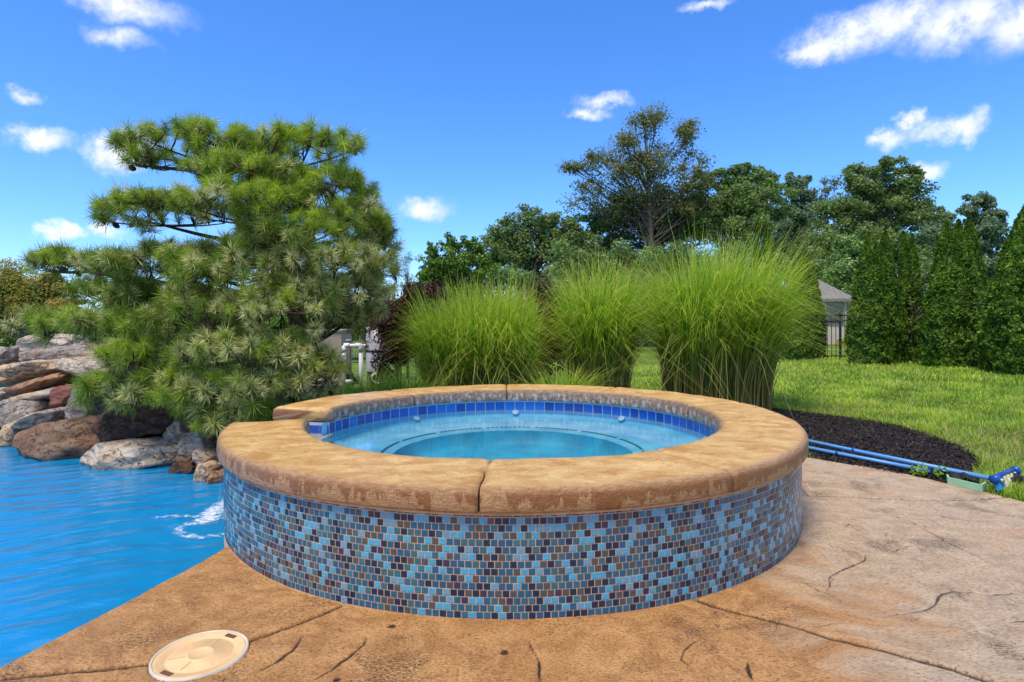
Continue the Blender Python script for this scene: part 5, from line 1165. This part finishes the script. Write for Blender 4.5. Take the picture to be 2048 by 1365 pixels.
# ------------------------------------------------------------------ shed
M_SIDE = simple('shed_siding', C(196, 184, 168, .85), .7, .06, 4); M_ROOF = simple('metal_roof', C(142, 136, 134, .8), .4, .08, 3, metal=.25); M_TRIM = simple('shed_trim', C(120, 116, 118, .85), .6); M_DOOR = simple('red_door', C(110, 38, 44, .85), .5)
m, t, out = material('window_glass'); principled(t, out, C(46, 50, 54), .08, None, .6); M_GLASS = m
SH = Matrix.Translation(at(1628, 640, 26.6)) @ Matrix.Rotation(math.radians(12), 4, 'Z'); SH = Matrix.Translation((SH.translation.x-.1, 26.9, -.06)) @ Matrix.Rotation(math.radians(-10), 4, 'Z')
shed = empty('garden_shed', SH.translation); tag(shed, 'small beige shed with a ribbed grey metal roof behind the fence', 'shed')
hw, hd, eh, ah, ov = 1.25, 1.25, 2.02, 1.15, .22
for k in range(7):
    a = -hw+k*2*hw/7; MB().box((a+.004, -hd, .05), (a+2*hw/7-.004, -hd+.04, eh), SH).build('wall_panel', M_SIDE, shed)
b = MB(); b.box((-hw+.01, -hd+.05, 0), (hw-.01, hd, eh-.01), SH); b.build('wall', M_SIDE, shed)
for x in (-hw, hw-.1): MB().box((x, -hd-.02, 0), (x+.1, -hd+.05, eh), SH).build('corner_post', M_TRIM, shed)
rb = MB(); e = hw+ov; V = [tuple(SH @ Vector(p)) for p in ((-e, -e, eh), (e, -e, eh), (e, e, eh), (-e, e, eh), (0, 0, eh+ah), (-e, -e, eh-.12), (e, -e, eh-.12), (e, e, eh-.12), (-e, e, eh-.12))]
rb.add(V, [(0, 1, 4), (1, 2, 4), (2, 3, 4), (3, 0, 4)]); rf = rb.build('roof', M_ROOF, shed)
fb = MB(); fb.add(V, [(0, 5, 6, 1), (1, 6, 7, 2), (2, 7, 8, 3), (3, 8, 5, 0), (5, 8, 7, 6)]); fb.build('fascia', M_TRIM, rf)
for sd in range(4):
    Rm = SH @ Matrix.Rotation(sd*math.pi/2, 4, 'Z')
    for k in range(1, 13):
        x = -e+2*e*k/13; y1 = -abs(x); z1 = eh+ah*(1-abs(x)/e); MB().tube([Rm @ Vector((x, -e, eh+.012)), Rm @ Vector((x, y1, z1+.012))], .018, 4).build('roof_rib', M_ROOF, rf)
w = empty('window'); w.parent = shed; w.matrix_parent_inverse = wm(shed).inverted()
bpy.data.objects.remove(w)
fr_ = MB(); wx0, wx1, wz0, wz1 = .42, 1.0, .95, 1.85
for lo, hi in (((wx0-.07, -hd-.03, wz0-.07), (wx1+.07, -hd-.001, wz0)), ((wx0-.07, -hd-.03, wz1), (wx1+.07, -hd-.001, wz1+.07)), ((wx0-.07, -hd-.03, wz0), (wx0, -hd-.001, wz1)), ((wx1, -hd-.03, wz0), (wx1+.07, -hd-.001, wz1)), ((wx0, -hd-.025, 1.38), (wx1, -hd-.001, 1.42))): fr_.box(lo, hi, SH)
wf = fr_.build('window_frame', M_TRIM, shed)
for z0, z1 in ((wz0, 1.378), (1.422, wz1)): MB().box((wx0+.002, -hd-.012, z0+.002), (wx1-.002, -hd-.002, z1-.002), SH).build('pane', M_GLASS, wf)
dr = MB().box((-.75, -hd-.03, .05), (.05, -hd-.002, 1.9), SH).build('door', M_DOOR, shed); MB().box((-.04, -hd-.06, .95), (.0, -hd-.032, 1.05), SH).build('door_handle', M_ALU, dr)
for i, (px, py, lab) in enumerate([(1628, 690, 'small yellow shrub left of the shed corner'), (1684, 686, 'small yellow shrub right of the shed corner')]): tree('yellow_shrub', lab, 'shrub', [(px, py, 9, 13)], 25.3, px, 'yellow', 500, .09, 90+i, 'yellow shrubs by the shed', 6, .8, tr_r=.03)
# ------------------------------------------------------------------ pool equipment behind the spa
YP = 8.7
def pv(px, py, dy=0): return at(px, py, YP+dy)
pipe = empty('pool_pipe', (pv(690, 640).x, YP, 0)); tag(pipe, 'white plastic pipe bent in an upside down U behind the coping', 'pipe')
r_p = .0305; L0, L1, R1, R0_ = pv(688, 770), pv(688, 692), pv(722, 692), pv(722, 770); L0.z = R0_.z = 0
MB().tube([L0, L1], r_p, 14).build('riser', M_PVC, pipe, True); MB().tube([R0_, R1], r_p, 14).build('riser', M_PVC, pipe, True); MB().tube([L1, R1], r_p*.9, 14).build('crossbar', M_PVC, pipe, True)
for q_, s_ in ((L1, 1), (R1, -1)):
    MB().tube([q_+Vector((0, 0, -.09)), q_+Vector((0, 0, -.02)), q_+Vector((.012*s_, 0, .004)), q_+Vector((.05*s_, 0, .004)), q_+Vector((.085*s_, 0, .0))], r_p*1.22, 14).build('elbow', M_PVC, pipe, True)
e = pv(688, 723); MB().tube([pv(645, 723), e+Vector((-.01, -.002, 0))], r_p*.95, 14).build('branch_pipe', M_PVC, pipe, True)
MB().tube([pv(736, 692), R1], r_p*.85, 12).build('branch_pipe', M_PVC, pipe, True)
for px in (662, 676): MB().tube([pv(px, 723), pv(px+5, 723)], r_p*1.15, 14).build('coupling', M_PVC, pipe, True)
M_TANM = simple('tan_metal', C(176, 160, 144, .85), .5, .08, 3); M_GREYM = simple('grey_tank', C(196, 196, 202, .85), .45, .06, 3); M_WOODP = simple('post_wood', C(120, 104, 92, .85), .8, .2, 9)
heat = empty('pool_heater', (pv(650, 640).x, 9.2, 0)); tag(heat, 'tan metal pool heater cabinet half hidden by the pine', 'pool heater')
a_, b_ = at(615, 664, 9.2), at(683, 709, 9.2)
MB().box((a_.x, 9.2, b_.z), (b_.x, 9.8, a_.z)).build('cabinet', M_TANM, heat); MB().box((a_.x-.02, 9.18, a_.z), (b_.x+.02, 9.82, a_.z+.03)).build('top_cover', M_TANM, heat)
MB().box((a_.x-.02, 9.17, b_.z-.075), (b_.x+.015, 9.82, b_.z-.002)).build('drip_flange', M_GREYM, heat); MB().box((a_.x+.03, 9.22, .12), (b_.x, 9.78, b_.z-.08)).build('base_cabinet', M_TANM, heat)
for k in range(5): z = .2+k*.04; MB().box((b_.x-.3, 9.205, z), (b_.x-.06, 9.2185, z+.018)).build('louvre', M_BLACK, heat)
MB().box((a_.x, 9.2, 0), (b_.x+.03, 9.8, .118)).build('plinth', M_BLACK, heat)
post = empty('wooden_post', (at(697, 640, 9.05).x, 9.05, 0)); tag(post, 'weathered wooden post behind the white pipe', 'post')
a_ = at(693, 682, 9.05); c_ = at(700, 682, 9.05); MB().box((a_.x, 9.05, 0), (c_.x, 9.11, a_.z)).build('shaft', M_WOODP, post); MB().box((a_.x-.008, 9.042, a_.z), (c_.x+.008, 9.118, a_.z+.02)).build('cap', M_GREYM, post)
fil = empty('pool_filter', (at(752, 640, 9.0).x, 9.0, 0)); tag(fil, 'pale grey pool filter tank beside the purple shrub', 'pool filter')
fx = at(756, 640, 9.1).x; rr = 24/FPX*9.1; zt = at(756, 662, 9.1).z; zb_ = at(756, 742, 9.1).z
MB().lathe([(rr*.98, zb_), (rr, zb_+.03), (rr, zt-.10), (rr*.93, zt-.04), (rr*.7, zt), (rr*.2, zt+.03), (.001, zt+.03)], (fx, 9.1, 0), 28).build('tank', M_GREYM, fil, True)
MB().lathe([(rr*1.02, (zt+zb_)/2-.015), (rr*1.05, (zt+zb_)/2), (rr*1.02, (zt+zb_)/2+.015)], (fx, 9.1, 0), 28).build('clamp_band', M_BLACK, fil, True)
MB().lathe([(rr*.9, 0), (rr*.9, zb_-.002), (rr*.3, zb_-.002)], (fx, 9.1, 0), 20).build('foot', M_BLACK, fil)
MB().tube([(fx-.12, 8.98, zt), (fx-.12, 8.98, zt+.06)], .028, 12).build('gauge', M_PVC, fil, True)
pm = empty('pool_pump', (pv(706, 640).x, 8.9, 0)); tag(pm, 'black pool pump on the ground between the pipe risers', 'pool pump')
x0 = at(706, 640, 8.85).x; zc = at(706, 762, 8.85).z
MB().tube([(x0-.07, 8.85, zc), (x0+.1, 8.95, zc)], .06, 16).build('motor', M_BLACK, pm, True); MB().lathe([(.001, zc+.13), (.05, zc+.12), (.058, zc+.09), (.058, 0)], (x0-.04, 8.8, 0), 16).build('strainer_pot', M_BLACK, pm, True); MB().tube([pv(690, 764), (x0, 8.78, zc)], .032, 12).build('suction_union', M_PVC, pm, True)
pm = empty('pool_pump', (at(640, 640, 8.6).x, 8.6, 0)); tag(pm, 'black and white pump fittings by the heater under the pine', 'pool pump')
x0 = at(648, 640, 8.7).x; zc = at(648, 752, 8.7).z
MB().tube([(x0-.16, 8.7, zc), (x0+.06, 8.72, zc+.01)], .07, 16).build('motor', M_BLACK, pm, True); MB().lathe([(.001, zc+.11), (.05, zc+.1), (.06, zc+.07), (.06, 0)], (x0+.1, 8.66, 0), 16).build('strainer_pot', M_BLACK, pm, True); MB().tube([(x0-.1, 8.6, zc-.05), (x0+.22, 8.58, zc-.06)], .034, 12).build('union', M_PVC, pm, True)
hose = MB(); hc = at(756, 757, 7.9); hp = []
for k in range(90): a = k/90*2*math.pi*3.5; rr = .075+.010*k/30; hp.append(hc+Vector((math.cos(a)*rr, .012*k/30, math.sin(a)*rr*.8)))
hose.tube(hp, .009, 6); tag(hose.build('hose_coil', M_GREYM, None, True), 'grey hose coil lying at the foot of the filter', 'hose')
